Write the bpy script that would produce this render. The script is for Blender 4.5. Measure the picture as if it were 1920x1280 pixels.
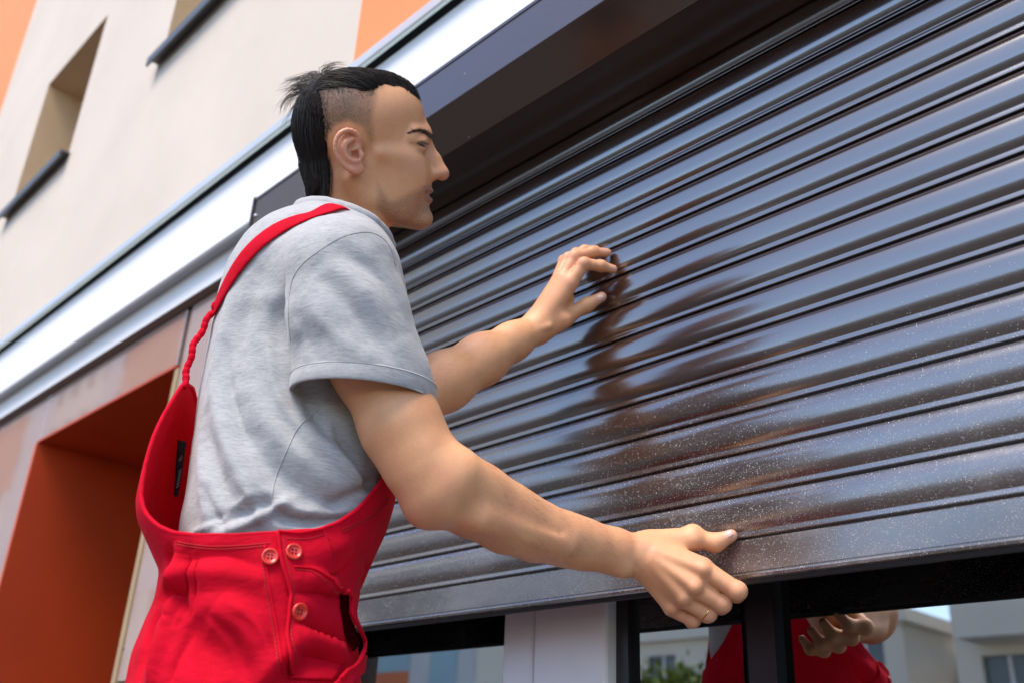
import bpy, bmesh, math, random
import numpy as np
from mathutils import Vector, Matrix
from mathutils.bvhtree import BVHTree
for o in list(bpy.data.objects): bpy.data.objects.remove(o)
S = bpy.context.scene
COL = S.collection
# ---------------------------------------------------------------- camera
FPX, PCX, PCY = 1812.0, 960.0, 640.0           # focal length and centre in photo pixels
CAM = np.array([0.0, -1.03, 0.88])
def nrm(v): return np.asarray(v, float) / np.linalg.norm(v)
_b = nrm([190, -3940, FPX]); _a = -nrm([-1902, 742, FPX])
_a = nrm(_a - _b * np.dot(_a, _b)); _c = np.cross(_b, _a)
RC = np.stack([_a, _c, _b])                     # world axes (x along wall, y into wall, z up) in camera axes
def ray(x, y): return nrm(RC @ np.array([x - PCX, y - PCY, FPX]))
def at_t(x, y, t): return CAM + ray(x, y) * t
def at_y(x, y, Y):
    r = ray(x, y); return CAM + r * ((Y - CAM[1]) / r[1])
def proj(p):
    q = RC.T @ (np.asarray(p) - CAM); return (PCX + FPX * q[0] / q[2], PCY + FPX * q[1] / q[2])
cam = bpy.data.objects.new('camera', bpy.data.cameras.new('camera')); COL.objects.link(cam)
cam.data.sensor_width = 36; cam.data.lens = FPX / 1920 * 36
cam.data.clip_start = 0.05; cam.data.clip_end = 600
M4 = Matrix(((RC[0][0], -RC[0][1], -RC[0][2], CAM[0]), (RC[1][0], -RC[1][1], -RC[1][2], CAM[1]), (RC[2][0], -RC[2][1], -RC[2][2], CAM[2]), (0, 0, 0, 1)))
cam.matrix_world = M4
cam.data.dof.use_dof = True; cam.data.dof.focus_distance = 1.22; cam.data.dof.aperture_fstop = 4.5
S.camera = cam
# ---------------------------------------------------------------- sky, sun, exposure
SUN_EL, SUN_AZ = math.radians(58), math.radians(170)     # azimuth from +Y towards +X: a veiled high sun over the street
W = bpy.data.worlds.new('World'); S.world = W; W.use_nodes = True
nt = W.node_tree; bg = nt.nodes['Background']
sky = nt.nodes.new('ShaderNodeTexSky'); sky.sky_type = 'NISHITA'; sky.sun_disc = False
sky.sun_elevation = SUN_EL; sky.sun_rotation = SUN_AZ; sky.air_density = 1.0; sky.dust_density = 0.5; sky.ozone_density = 2.0
nt.links.new(sky.outputs[0], bg.inputs[0]); bg.inputs[1].default_value = 0.15
sl = bpy.data.lights.new('sun', 'SUN'); sun = bpy.data.objects.new('sun', sl); COL.objects.link(sun)
sl.energy = 1.8; sl.angle = math.radians(28); sl.color = (1.0, 0.90, 0.76)
sdir = Vector((math.sin(SUN_AZ) * math.cos(SUN_EL), math.cos(SUN_AZ) * math.cos(SUN_EL), math.sin(SUN_EL)))
sun.rotation_euler = sdir.to_track_quat('Z', 'Y').to_euler()
S.view_settings.view_transform = 'Standard'; S.view_settings.look = 'None'; S.view_settings.gamma = 1
S.view_settings.exposure = 1.40; S.view_settings.use_curve_mapping = False
S.view_settings.use_white_balance = True; S.view_settings.white_balance_temperature = 6750; S.view_settings.white_balance_tint = 12
# ---------------------------------------------------------------- helpers
def tag(o, label, cat=None, group=None, kind=None):
    if label: o['label'] = label
    if cat: o['category'] = cat
    if group: o['group'] = group
    if kind: o['kind'] = kind
    return o
def empty(name, loc=(0, 0, 0)):
    o = bpy.data.objects.new(name, None); COL.objects.link(o); o.location = loc; return o
def link(name, me, mat, parent=None, smooth=False):
    o = bpy.data.objects.new(name, me); COL.objects.link(o)
    if mat is not None and not me.materials: me.materials.append(mat)
    if parent is not None:
        o.parent = parent
        o.matrix_parent_inverse = Matrix.Translation(-parent.location)   # parents are placed in world coordinates
    if smooth: me.polygons.foreach_set('use_smooth', [True] * len(me.polygons))
    return o
def pydata(name, v, f, mat, parent=None, smooth=False):
    me = bpy.data.meshes.new(name)
    me.from_pydata([tuple(map(float, q)) for q in v], [], [tuple(map(int, q)) for q in f]); me.update()
    return link(name, me, mat, parent, smooth)
def box(name, x0, x1, y0, y1, z0, z1, mat, parent=None, bev=0.0, seg=1):
    bm = bmesh.new(); bmesh.ops.create_cube(bm, size=1)
    for v in bm.verts:
        v.co = Vector((x0 + (v.co.x + .5) * (x1 - x0), y0 + (v.co.y + .5) * (y1 - y0), z0 + (v.co.z + .5) * (z1 - z0)))
    if bev: bmesh.ops.bevel(bm, geom=bm.edges[:], offset=bev, segments=seg, affect='EDGES', profile=.5)
    me = bpy.data.meshes.new(name); bm.to_mesh(me); bm.free()
    return link(name, me, mat, parent)
def extrude_x(name, prof, x0, x1, mat, parent=None, smooth=False, closed=True, nseg=1):
    """profile of (y, z) points swept along x"""
    n = len(prof); v = []; f = []
    for i in range(nseg + 1):
        x = x0 + (x1 - x0) * i / nseg
        v += [(x, p[0], p[1]) for p in prof]
    for i in range(nseg):
        for k in range(n if closed else n - 1):
            a = i * n + k; b = i * n + (k + 1) % n
            f.append((a, b, b + n, a + n))
    if closed: f.append(tuple(range(n - 1, -1, -1))); f.append(tuple(range(nseg * n, nseg * n + n)))
    o = pydata(name, v, f, mat, parent, smooth)
    return o
class NB:
    """small node builder"""
    def __init__(s, name):
        s.m = bpy.data.materials.new(name); s.m.use_nodes = True; s.t = s.m.node_tree
        s.b = s.t.nodes['Principled BSDF']; s.out = s.t.nodes['Material Output']
    def n(s, ty, **kw):
        q = s.t.nodes.new(ty)
        for k, v in kw.items():
            if k in q.inputs: q.inputs[k].default_value = v
            else: setattr(q, k, v)
        return q
    def l(s, a, b): s.t.links.new(a, b)
    def tex(s, scale, detail=4, rough=.6, coord='Object', stretch=None, kind='ShaderNodeTexNoise'):
        tc = s.n('ShaderNodeTexCoord'); src = tc.outputs[coord]
        if stretch:
            mp = s.n('ShaderNodeMapping'); mp.inputs['Scale'].default_value = stretch; s.l(src, mp.inputs['Vector']); src = mp.outputs[0]
        q = s.n(kind); q.inputs['Scale'].default_value = scale
        if kind == 'ShaderNodeTexNoise': q.inputs['Detail'].default_value = detail; q.inputs['Roughness'].default_value = rough
        s.l(src, q.inputs['Vector']); return q
    def ramp(s, src, stops):
        r = s.n('ShaderNodeValToRGB'); e = r.color_ramp.elements
        while len(e) < len(stops): e.new(.5)
        for i, (p, c) in enumerate(stops):
            e[i].position = p; e[i].color = (*c, 1) if not np.isscalar(c) else (c, c, c, 1)
        s.l(src, r.inputs[0]); return r
    def mix(s, fac, a, b, mode='MIX'):
        q = s.n('ShaderNodeMix', data_type='RGBA', blend_type=mode)
        for sock, val in ((q.inputs[0], fac), (q.inputs[6], a), (q.inputs[7], b)):
            if hasattr(val, 'links'): s.l(val, sock)
            elif np.isscalar(val): sock.default_value = val
            else: sock.default_value = (*val, 1)
        return q.outputs[2]
    def math(s, op, a, b=None, clamp=False):
        q = s.n('ShaderNodeMath', operation=op, use_clamp=clamp)
        for sock, val in ((q.inputs[0], a), (q.inputs[1], b)):
            if val is None: continue
            if hasattr(val, 'links'): s.l(val, sock)
            else: sock.default_value = val
        return q.outputs[0]
    def bump(s, src, strength=.3, dist=.002, prev=None):
        q = s.n('ShaderNodeBump'); q.inputs['Strength'].default_value = strength; q.inputs['Distance'].default_value = dist
        s.l(src, q.inputs['Height'])
        if prev is not None: s.l(prev, q.inputs['Normal'])
        s.l(q.outputs[0], s.b.inputs['Normal']); return q.outputs[0]
    def set(s, **kw):
        for k, v in kw.items():
            k = {'color': 'Base Color', 'rough': 'Roughness', 'metal': 'Metallic', 'ior': 'IOR', 'coat': 'Coat Weight', 'coatr': 'Coat Roughness', 'coatior': 'Coat IOR',
                 'sheen': 'Sheen Weight', 'sss': 'Subsurface Weight', 'spec': 'Specular IOR Level'}.get(k, k)
            sock = s.b.inputs[k]
            if hasattr(v, 'links'): s.l(v, sock)
            elif sock.type == 'RGBA': sock.default_value = (*v, 1)
            else: sock.default_value = v
        return s
def plain(name, col, rough=.6, var=.12, scale=8, bump=0, bscale=60, **kw):
    b = NB(name); t = b.tex(scale, 6)
    c0 = [x * (1 - var) for x in col]; c1 = [min(1, x * (1 + var)) for x in col]
    b.set(color=b.ramp(t.outputs[0], [(.3, c0), (.7, c1)]).outputs[0], rough=rough, **kw)
    if bump: b.bump(b.tex(bscale, 5).outputs[0], bump, .004)
    return b.m
# ---------------------------------------------------------------- materials of the place
MAT = {}
MAT['stucco'] = plain('stucco', (.60, .52, .445), .9, .06, 1.6, .6, 170)
MAT['stucco_orange'] = plain('stucco_orange', (.80, .25, .095), .9, .04, 3, .35, 170)
MAT['reveal'] = plain('reveal', (.62, .40, .22), .85, .06, 5, .3, 170)
MAT['sill'] = plain('sill', (.06, .058, .06), .38, .15, 20, ior=1.6)
MAT['white_metal'] = plain('white_metal', (.80, .81, .83), .35, .02, 4)
MAT['drip'] = plain('drip', (.50, .55, .58), .3, .05, 9, metal=.5)
MAT['black_gap'] = plain('black_gap', (.02, .02, .022), .7)
MAT['white_pvc'] = plain('white_pvc', (.78, .77, .80), .3, .02, 12)
MAT['anthracite'] = plain('anthracite', (.018, .018, .021), .35, .15, 14)
MAT['portal_red'] = plain('portal_red', (.46, .046, .006), .45, .10, 2.5)
MAT['portal_edge'] = plain('portal_edge', (.55, .16, .10), .45, .08, 6)
MAT['trim_tan'] = plain('trim_tan', (.34, .24, .13), .6, .08, 9)
MAT['dark_room'] = plain('dark_room', (.02, .018, .018), .9)  # near-black: the darkness indoors is put into the colour
MAT['rubber'] = plain('rubber', (.012, .012, .013), .6)
MAT['steel'] = plain('steel', (.6, .6, .6), .3, .05, 30, metal=1.0)
b = NB('panel_gloss'); t = b.tex(1.6, 4); b.set(color=b.ramp(t.outputs[0], [(.3, (.36, .24, .20)), (.7, (.42, .285, .24))]).outputs[0], rough=.03, ior=2.9); MAT['panel'] = b.m
b = NB('pavement'); t = b.tex(2.5, 8); b.set(color=b.ramp(t.outputs[0], [(.3, (.055, .049, .045)), (.7, (.09, .080, .073))]).outputs[0], rough=.85); b.bump(b.tex(90, 4).outputs[0], .4, .004); MAT['paving'] = b.m
b = NB('asphalt'); t = b.tex(3, 8); b.set(color=b.ramp(t.outputs[0], [(.3, (.04, .04, .042)), (.7, (.065, .064, .063))]).outputs[0], rough=.85); b.bump(b.tex(160, 3).outputs[0], .5, .004); MAT['asphalt'] = b.m
# window glass: partly clear, partly mirror
b = NB('window_glass'); gl = b.n('ShaderNodeBsdfGlossy', Roughness=.0); gl.inputs['Color'].default_value = (.95, .97, .98, 1)
tr = b.n('ShaderNodeBsdfTransparent'); tr.inputs['Color'].default_value = (.55, .58, .57, 1)
fr = b.n('ShaderNodeFresnel', IOR=5.0); mx = b.n('ShaderNodeMixShader')
b.l(fr.outputs[0], mx.inputs[0]); b.l(tr.outputs[0], mx.inputs[1]); b.l(gl.outputs[0], mx.inputs[2]); b.l(mx.outputs[0], b.out.inputs[0]); MAT['glass'] = b.m
# coil-coated brown aluminium with dust that thickens towards the bottom bar
def brown_metal(name, dusty):
    b = NB(name); kb = .65 if dusty else 1.0
    t = b.tex(2.2, 5); base = b.ramp(t.outputs[0], [(.3, (.030 * kb, .0125 * kb, .0075 * kb)), (.7, (.040 * kb, .017 * kb, .010 * kb))]).outputs[0]
    rough = b.math('ADD', b.math('MULTIPLY', b.tex(7, 6).outputs[0], .09), .135)
    geo = b.n('ShaderNodeNewGeometry'); sep = b.n('ShaderNodeSeparateXYZ'); b.l(geo.outputs['Position'], sep.inputs[0])
    if dusty:
        # amount of dust: more low down, more around the middle of the curtain, cloudy
        zf = b.math('MULTIPLY', b.math('SUBTRACT', 1.43, sep.outputs[2]), 3.4, True)
        cl = b.ramp(b.tex(3.2, 4, .6, stretch=(1, 1, .8)).outputs[0], [(.36, .18), (.60, 1.0)]).outputs[0]
        cl2 = b.ramp(b.tex(24, 5, .7, stretch=(.35, 1, 1)).outputs[0], [(.32, .35), (.62, 1.0)]).outputs[0]
        amt = b.math('MULTIPLY', b.math('MULTIPLY', zf, cl), cl2)
        dust = None
        for sc, lo, hi in ((560, .24, .85), (980, .22, .95), (300, .07, .12)):
            tc = b.n('ShaderNodeTexCoord'); vo = b.n('ShaderNodeTexVoronoi'); vo.inputs['Scale'].default_value = sc; vo.inputs['Randomness'].default_value = 1
            nz = b.n('ShaderNodeTexNoise'); nz.inputs['Scale'].default_value = sc * .8; b.l(tc.outputs['Object'], nz.inputs[0])
            off = b.n('ShaderNodeVectorMath', operation='MULTIPLY_ADD'); b.l(nz.outputs[1], off.inputs[0]); off.inputs[1].default_value = (1.6 / sc,) * 3; b.l(tc.outputs['Object'], off.inputs[2])
            b.l(off.outputs[0], vo.inputs['Vector'])
            # cell random value decides whether this cell carries a speck
            rnd = b.n('ShaderNodeSeparateColor'); b.l(vo.outputs['Color'], rnd.inputs[0])
            has = b.math('LESS_THAN', rnd.outputs[0], b.math('MULTIPLY', amt, hi))
            near = b.math('LESS_THAN', vo.outputs['Distance'], b.math('ADD', b.math('MULTIPLY', rnd.outputs[1], lo), .10))
            s_ = b.math('MULTIPLY', has, near)
            dust = s_ if dust is None else b.math('MAXIMUM', dust, s_)
        film = b.math('MULTIPLY', amt, .15)
        d2 = b.math('MAXIMUM', b.math('MULTIPLY', dust, .62), film)
        col = b.mix(d2, base, (.50, .46, .44))
        rough = b.math('ADD', rough, b.math('ADD', b.math('MULTIPLY', dust, .4), b.math('MULTIPLY', amt, .17)))
        b.set(color=col, rough=rough, ior=2.6)
        b.bump(dust, .25, .0006)
    else:
        tc = b.n('ShaderNodeTexCoord'); vo = b.n('ShaderNodeTexVoronoi'); vo.inputs['Scale'].default_value = 26; b.l(tc.outputs['Object'], vo.inputs['Vector'])
        rnd = b.n('ShaderNodeSeparateColor'); b.l(vo.outputs['Color'], rnd.inputs[0])
        sp = b.math('MULTIPLY', b.math('LESS_THAN', rnd.outputs[0], .17), b.math('LESS_THAN', vo.outputs['Distance'], b.math('MULTIPLY', rnd.outputs[1], .075)))
        b.set(color=b.mix(b.math('MULTIPLY', sp, .5), base, (.5, .42, .36)), rough=b.math('ADD', rough, .04), ior=1.9)
    return b.m
MAT['brown'] = brown_metal('brown_metal', False)
MAT['brown_dusty'] = brown_metal('brown_metal_dusty', True)
# ---------------------------------------------------------------- ground
g = box('pavement', -60, 60, -3.6, 2.0, -.5, 0, MAT['paving']); g['kind'] = 'structure'
g = box('road', -200, 200, -11.4, -3.6, -.6, -.13, MAT['asphalt']); g['kind'] = 'structure'
g = box('pavement_opposite', -200, 200, -60, -11.4, -.5, .0, MAT['paving']); g['kind'] = 'structure'
# ---------------------------------------------------------------- the building with the shop front
bld = empty('apartment_building', (-3, .3, 0))
tag(bld, 'cream stucco building with orange bands, white ledge and glossy beige shop front', 'building')
WY, PY = 0.0, 0.07            # planes: upper stucco wall, glossy panels
ZT, ZB = 9.5, 2.545
wins = [(-4.95, -4.17), (-3.22, -2.44), (-1.49, -.71), (.24, 1.02), (-6.68, -5.9), (-8.4, -7.6)]
wz = (3.425, 4.29)
xs = sorted(set([-14, -6.02, -1.755, -.2, 4.0] + [x for w in wins for x in w])); zs = [ZB, wz[0], wz[1], 6.35, 7.22, ZT]
cells = {'wall': [], 'orange_band': [], 'orange_band_': []}
for i in range(len(xs) - 1):
    for k in range(len(zs) - 1):
        xm = (xs[i] + xs[i + 1]) / 2
        if any(w[0] < xm < w[1] for w in wins) and k in (1, 3): continue
        orange = (-1.755 < xm < -.2) or xm < -6.02
        cells[('orange_band' if xm > -6 else 'orange_band_') if orange else 'wall'].append((xs[i], xs[i + 1], zs[k], zs[k + 1]))
for nm, cs in cells.items():
    v = []; f = []
    for (a, c, d, e) in cs:
        n = len(v); v += [(a, WY, d), (c, WY, d), (c, WY, e), (a, WY, e)]; f.append((n, n + 1, n + 2, n + 3))
    bm = bmesh.new(); vs = [bm.verts.new(q) for q in v]
    for q in f: bm.faces.new([vs[j] for j in q])
    bmesh.ops.remove_doubles(bm, verts=bm.verts, dist=1e-5); me = bpy.data.meshes.new(nm.rstrip('_')); bm.to_mesh(me); bm.free()
    link(nm.rstrip('_'), me, MAT['stucco' if nm == 'wall' else 'stucco_orange'], bld)
RD = .34
for zz in (wz, (6.35, 7.22)):
    for (a, c) in wins:
        w = empty('window'); w.parent = bld; w.location = ((a + c) / 2, WY + RD, zz[0]); w.matrix_parent_inverse = Matrix.Translation(-bld.location)
        pts = [(a, zz[0]), (c, zz[0]), (c, zz[1]), (a, zz[1])]
        v = [(p[0], WY, p[1]) for p in pts] + [(p[0], WY + RD, p[1]) for p in pts]
        pydata('reveal', v, [(k, k + 4, (k + 1) % 4 + 4, (k + 1) % 4) for k in range(4)], MAT['reveal'], w)
        fw = .06
        for q in ((a + .002, a + fw, zz[0], zz[1]), (c - fw, c - .002, zz[0], zz[1]), (a + fw, c - fw, zz[0], zz[0] + fw), (a + fw, c - fw, zz[1] - fw, zz[1] - .002)):
            box('frame', q[0], q[1], WY + RD - .05, WY + RD - .003, q[2], q[3], MAT['white_pvc'], w)
        box('pane', a + fw, c - fw, WY + RD - .025, WY + RD - .015, zz[0] + fw, zz[1] - fw, MAT['glass'], w)
        box('dark_backing', a, c, WY + RD + .05, WY + RD + .06, zz[0], zz[1], MAT['dark_room'], w)  # near-black sheet stands in for the unlit room behind the pane
        s = extrude_x('sill', [(WY + RD - .06, zz[0] + .028), (WY - .045, zz[0] + .012), (WY - .045, zz[0] - .028), (WY - .037, zz[0] - .028), (WY - .037, zz[0] + .004), (WY + RD - .06, zz[0] + .018)], a - .03, c + .03, MAT['sill'], w)
# ledge: drip flashing, dark joint, two-step white fascia
extrude_x('drip_flashing', [(.02, 2.56), (-.012, 2.548), (-.030, 2.4905), (-.024, 2.4895), (-.008, 2.532), (.02, 2.548)], -14, 4, MAT['drip'], bld)
box('joint', -14, 4, .012, .05, 2.47, 2.535, MAT['black_gap'], bld)
extrude_x('upper_fascia', [(.12, 2.482), (0, 2.482), (0, 2.262), (.012, 2.262), (.012, 2.47), (.12, 2.47)], -14, 4, MAT['white_metal'], bld)
extrude_x('soffit_strip', [(.012, 2.266), (.044, 2.266), (.044, 2.272), (.012, 2.272)], -14, 4, plain('grey_shade', (.42, .43, .46), .4, .04), bld)  # recessed step between the white fascias, its shade put into the grey
extrude_x('lower_fascia', [(.044, 2.266), (.044, 2.178), (.052, 2.178), (.052, 2.266)], -14, 4, MAT['white_metal'], bld)
extrude_x('ledge_underside', [(.044, 2.1775), (.0695, 2.170), (.0695, 2.1785)], -14, 4, plain('brown_underside', (.13, .085, .07), .5, .1), bld)  # underside face coloured dark brown
# glossy cladding panels, one object each, with open joints, around the doorway niche
PX0, PX1, PZ = -3.735, -2.645, 1.97
px_ = [-9.2, -7.6, -6.0, -4.87, PX0 - .012]
for i in range(4):
    for (z0, z1) in ((.02, .74), (.746, 1.452), (1.458, 2.168)):
        box('cladding_panel', px_[i] + .003, px_[i + 1] - .003, PY, PY + .02, z0, z1, MAT['panel'], bld, .0012)
box('cladding_panel', PX0 - .009, PX1 + .0, PY, PY + .02, PZ + .004, 2.168, MAT['panel'], bld, .0012)
for (z0, z1) in ((.02, 1.075), (1.081, 2.168)):
    box('cladding_panel', PX1 + .035, -1.83, PY, PY + .02, z0, z1, MAT['panel'], bld, .0012)
box('core_wall', -14, PX0 - .02, PY + .025, PY + .4, 0, 2.47, MAT['black_gap'], bld)
box('core_wall', PX1 + .034, -1.80, PY + .025, PY + .4, 0, 2.47, MAT['black_gap'], bld)
box('core_wall', PX0 - .02, PX1 + .034, PY + .025, PY + .4, PZ + .02, 2.47, MAT['black_gap'], bld)
box('core_wall', -1.80, 4, PY + .20, PY + .42, 1.98, 2.47, MAT['black_gap'], bld)
# pencilled assembly cross on the panel beside the doorway
c = at_y(226, 1217, PY - .001)
mk = plain('pencil', (.05, .03, .03), .8)
box('assembly_mark', c[0] - .022, c[0] + .022, PY - .0012, PY - .0002, c[2] - .0022, c[2] + .0022, mk, bld)
box('assembly_mark', c[0] - .0025, c[0] + .0025, PY - .0014, PY - .0004, c[2] - .026, c[2] + .026, mk, bld)
# doorway niche
dw = empty('doorway', (-3.19, .5, 0)); dw.parent = bld; dw.matrix_parent_inverse = Matrix.Translation(-bld.location)
ND = .95
box('niche_side', PX0 - .008, PX0, PY - .008, ND, 0, PZ, MAT['portal_red'], dw)
box('niche_side', PX1, PX1 + .008, PY + .003, ND, 0, PZ, MAT['portal_red'], dw)
box('niche_top', PX0 - .008, PX1 + .008, PY - .006, ND, PZ + .0005, PZ + .010, MAT['portal_red'], dw)
box('edge_strip', PX0 - .026, PX0 - .0085, PY - .009, PY + .022, 0, PZ - .002, MAT['portal_edge'], dw)
box('edge_strip', PX1 + .0085, PX1 + .034, PY - .004, PY + .022, 0, PZ - .006, MAT['trim_tan'], dw)
door = box('door', PX0, PX1, ND, ND + .05, 0, PZ, MAT['portal_red'], dw)
box('door_glass', PX0 + .16, PX1 - .16, ND - .004, ND - .001, .25, 1.8, MAT['anthracite'], door)
# shop window behind the shutter
GY = .125
sw = empty('shop_window', (-.6, GY, 0)); sw.parent = bld; sw.matrix_parent_inverse = Matrix.Translation(-bld.location)
for (a, c) in ((-1.80, -1.19), (-.95, -.735), (-.70, .9), (.97, 3.9)):
    box('pane', a + .02, c - .02, GY, GY + .006, .45, 1.95, MAT['glass'], sw)
box('frame', -1.80, -1.725, .085, .16, .40, 1.98, MAT['anthracite'], sw)
box('frame', -1.725, -1.19, .092, .16, 1.90, 1.98, MAT['anthracite'], sw)
box('frame', -.952, 3.9, .092, .16, 1.90, 1.98, MAT['anthracite'], sw)
box('frame', -.9645, -.942, .112, .14, .40, 1.90, MAT['anthracite'], sw)
box('frame', -.742, -.700, .116, .14, .40, 1.90, MAT['anthracite'], sw)
box('frame', .90, .97, .097, .16, .40, 1.90, MAT['anthracite'], sw)
box('frame', -1.725, 3.9, .092, .16, .40, .47, MAT['anthracite'], sw)
box('post', -1.19, -1.120, .094, .17, .40, 1.975, MAT['white_pvc'], sw, .006, 2)
box('post', -1.114, -.965, .088, .17, .40, 1.975, MAT['white_pvc'], sw, .006, 2)
box('post_joint', -1.121, -1.113, .104, .17, .40, 1.97, MAT['white_pvc'], sw)
box('parapet', -1.80, 4, .07, .4, 0, .40, MAT['stucco'], bld)
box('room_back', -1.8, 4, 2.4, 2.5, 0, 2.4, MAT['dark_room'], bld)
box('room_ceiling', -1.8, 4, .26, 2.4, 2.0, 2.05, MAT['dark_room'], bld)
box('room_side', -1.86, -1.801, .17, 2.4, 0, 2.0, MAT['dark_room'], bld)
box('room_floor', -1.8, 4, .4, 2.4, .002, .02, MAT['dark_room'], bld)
# ---------------------------------------------------------------- roller shutter
PIT = .0552; Z0 = 1.1695; XL, XR = -1.775, 1.0
rs = empty('roller_shutter', (-.4, .0, 1.12)); tag(rs, 'dark brown aluminium roller shutter, half lowered, dusty near its bottom bar', 'roller shutter')
prof = [(.0075, -.0004)]
for k in range(25):
    s_ = k / 24; z = -.0006 - s_ * .0428
    o = .0030 + .0042 * (1 - ((s_ - .46) / .54) ** 3.2) if s_ > .46 else .0022 + .0050 * (1 - ((.46 - s_) / .46) ** 2.6)
    prof.append((-o, z))
prof += [(-.0026, -.0442), (-.0024, -.0452), (-.0026, -.0462), (-.0031, -.0500), (-.0031, -.0512), (-.0026, -.0519), (.0060, -.0520), (.0060, -.0558), (.0085, -.0558), (.0085, -.0004)]
slat_me = None
NS = 15
for i in range(NS):
    zt = Z0 + (i + 1) * PIT
    if slat_me is None:
        n = len(prof); o = extrude_x('slat', prof, XL, XR, MAT['brown_dusty'], rs)
        slat_me = o.data; fl = [k < n - 3 for k in range(n)] + [False, False]
        slat_me.polygons.foreach_set('use_smooth', fl)
        bm = bmesh.new(); bm.from_mesh(slat_me)
        for e in bm.edges:
            if e.is_manifold and e.calc_face_angle(0) > math.radians(38): e.smooth = False
        bm.to_mesh(slat_me); bm.free()
    else:
        o = link('slat', slat_me, None, rs)
    o.location = (0, 0, 0); o.matrix_parent_inverse = Matrix.Translation((-rs.location.x, -rs.location.y, -rs.location.z + zt))
bar = extrude_x('bottom_bar', [(-.0045, Z0 - .0008), (-.0055, Z0 - .002), (-.0055, Z0 - .0395), (-.0045, Z0 - .0402), (-.0045, Z0 - .0412), (-.0062, Z0 - .0418), (-.0075, Z0 - .0440), (-.0068, Z0 - .0472), (-.004, Z0 - .0485), (.010, Z0 - .0485), (.010, Z0 - .0008)], XL, XR, MAT['brown_dusty'], rs)
extrude_x('rubber_seal', [(-.003, Z0 - .0486), (.008, Z0 - .0486), (.006, Z0 - .0535), (-.001, Z0 - .0535)], XL, XR, MAT['rubber'], rs)
for xx in (XL - .03, XR - .02):
    extrude_x('guide_rail', [(.066, .41), (-.014, .41), (-.014, 1.93), (.066, 1.93)], xx, xx + .05, MAT['brown'], rs)
BY, BZ0, BZ1 = -.172, 1.984, 2.079; cdx = .052; BXL = -1.813
hs = extrude_x('housing', [(.066, 2.085), (BY + .012, 2.092), (BY + .003, 2.091), (BY - .002, 2.086), (BY - .002, 2.079), (BY, 2.077), (BY, BZ0 + .0015), (BY + .001, BZ0), (BY + cdx - .001, BZ0 - cdx + .0008), (BY + cdx, BZ0 - cdx), (-.010, BZ0 - cdx), (-.010, BZ0 - cdx + .012), (.066, BZ0 - cdx + .012)], BXL + .004, XR + .1, MAT['brown'], rs)
extrude_x('end_cap', [(.067, 2.089), (BY + .011, 2.095), (BY - .004, 2.089), (BY - .004, BZ0 - .001), (BY + cdx - .003, BZ0 - cdx - .003), (.067, BZ0 - cdx - .003)], BXL, BXL + .006, MAT['brown'], rs)
for (a, c) in ((BXL + .018, 2.035),):
    bm = bmesh.new(); bmesh.ops.create_uvsphere(bm, u_segments=12, v_segments=8, radius=.0045, matrix=Matrix.Translation((a, BY - .001, c)) @ Matrix.Diagonal((1, .6, 1, 1)))
    me = bpy.data.meshes.new('rivet'); bm.to_mesh(me); bm.free(); link('rivet', me, MAT['steel'], rs, True)
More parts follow.
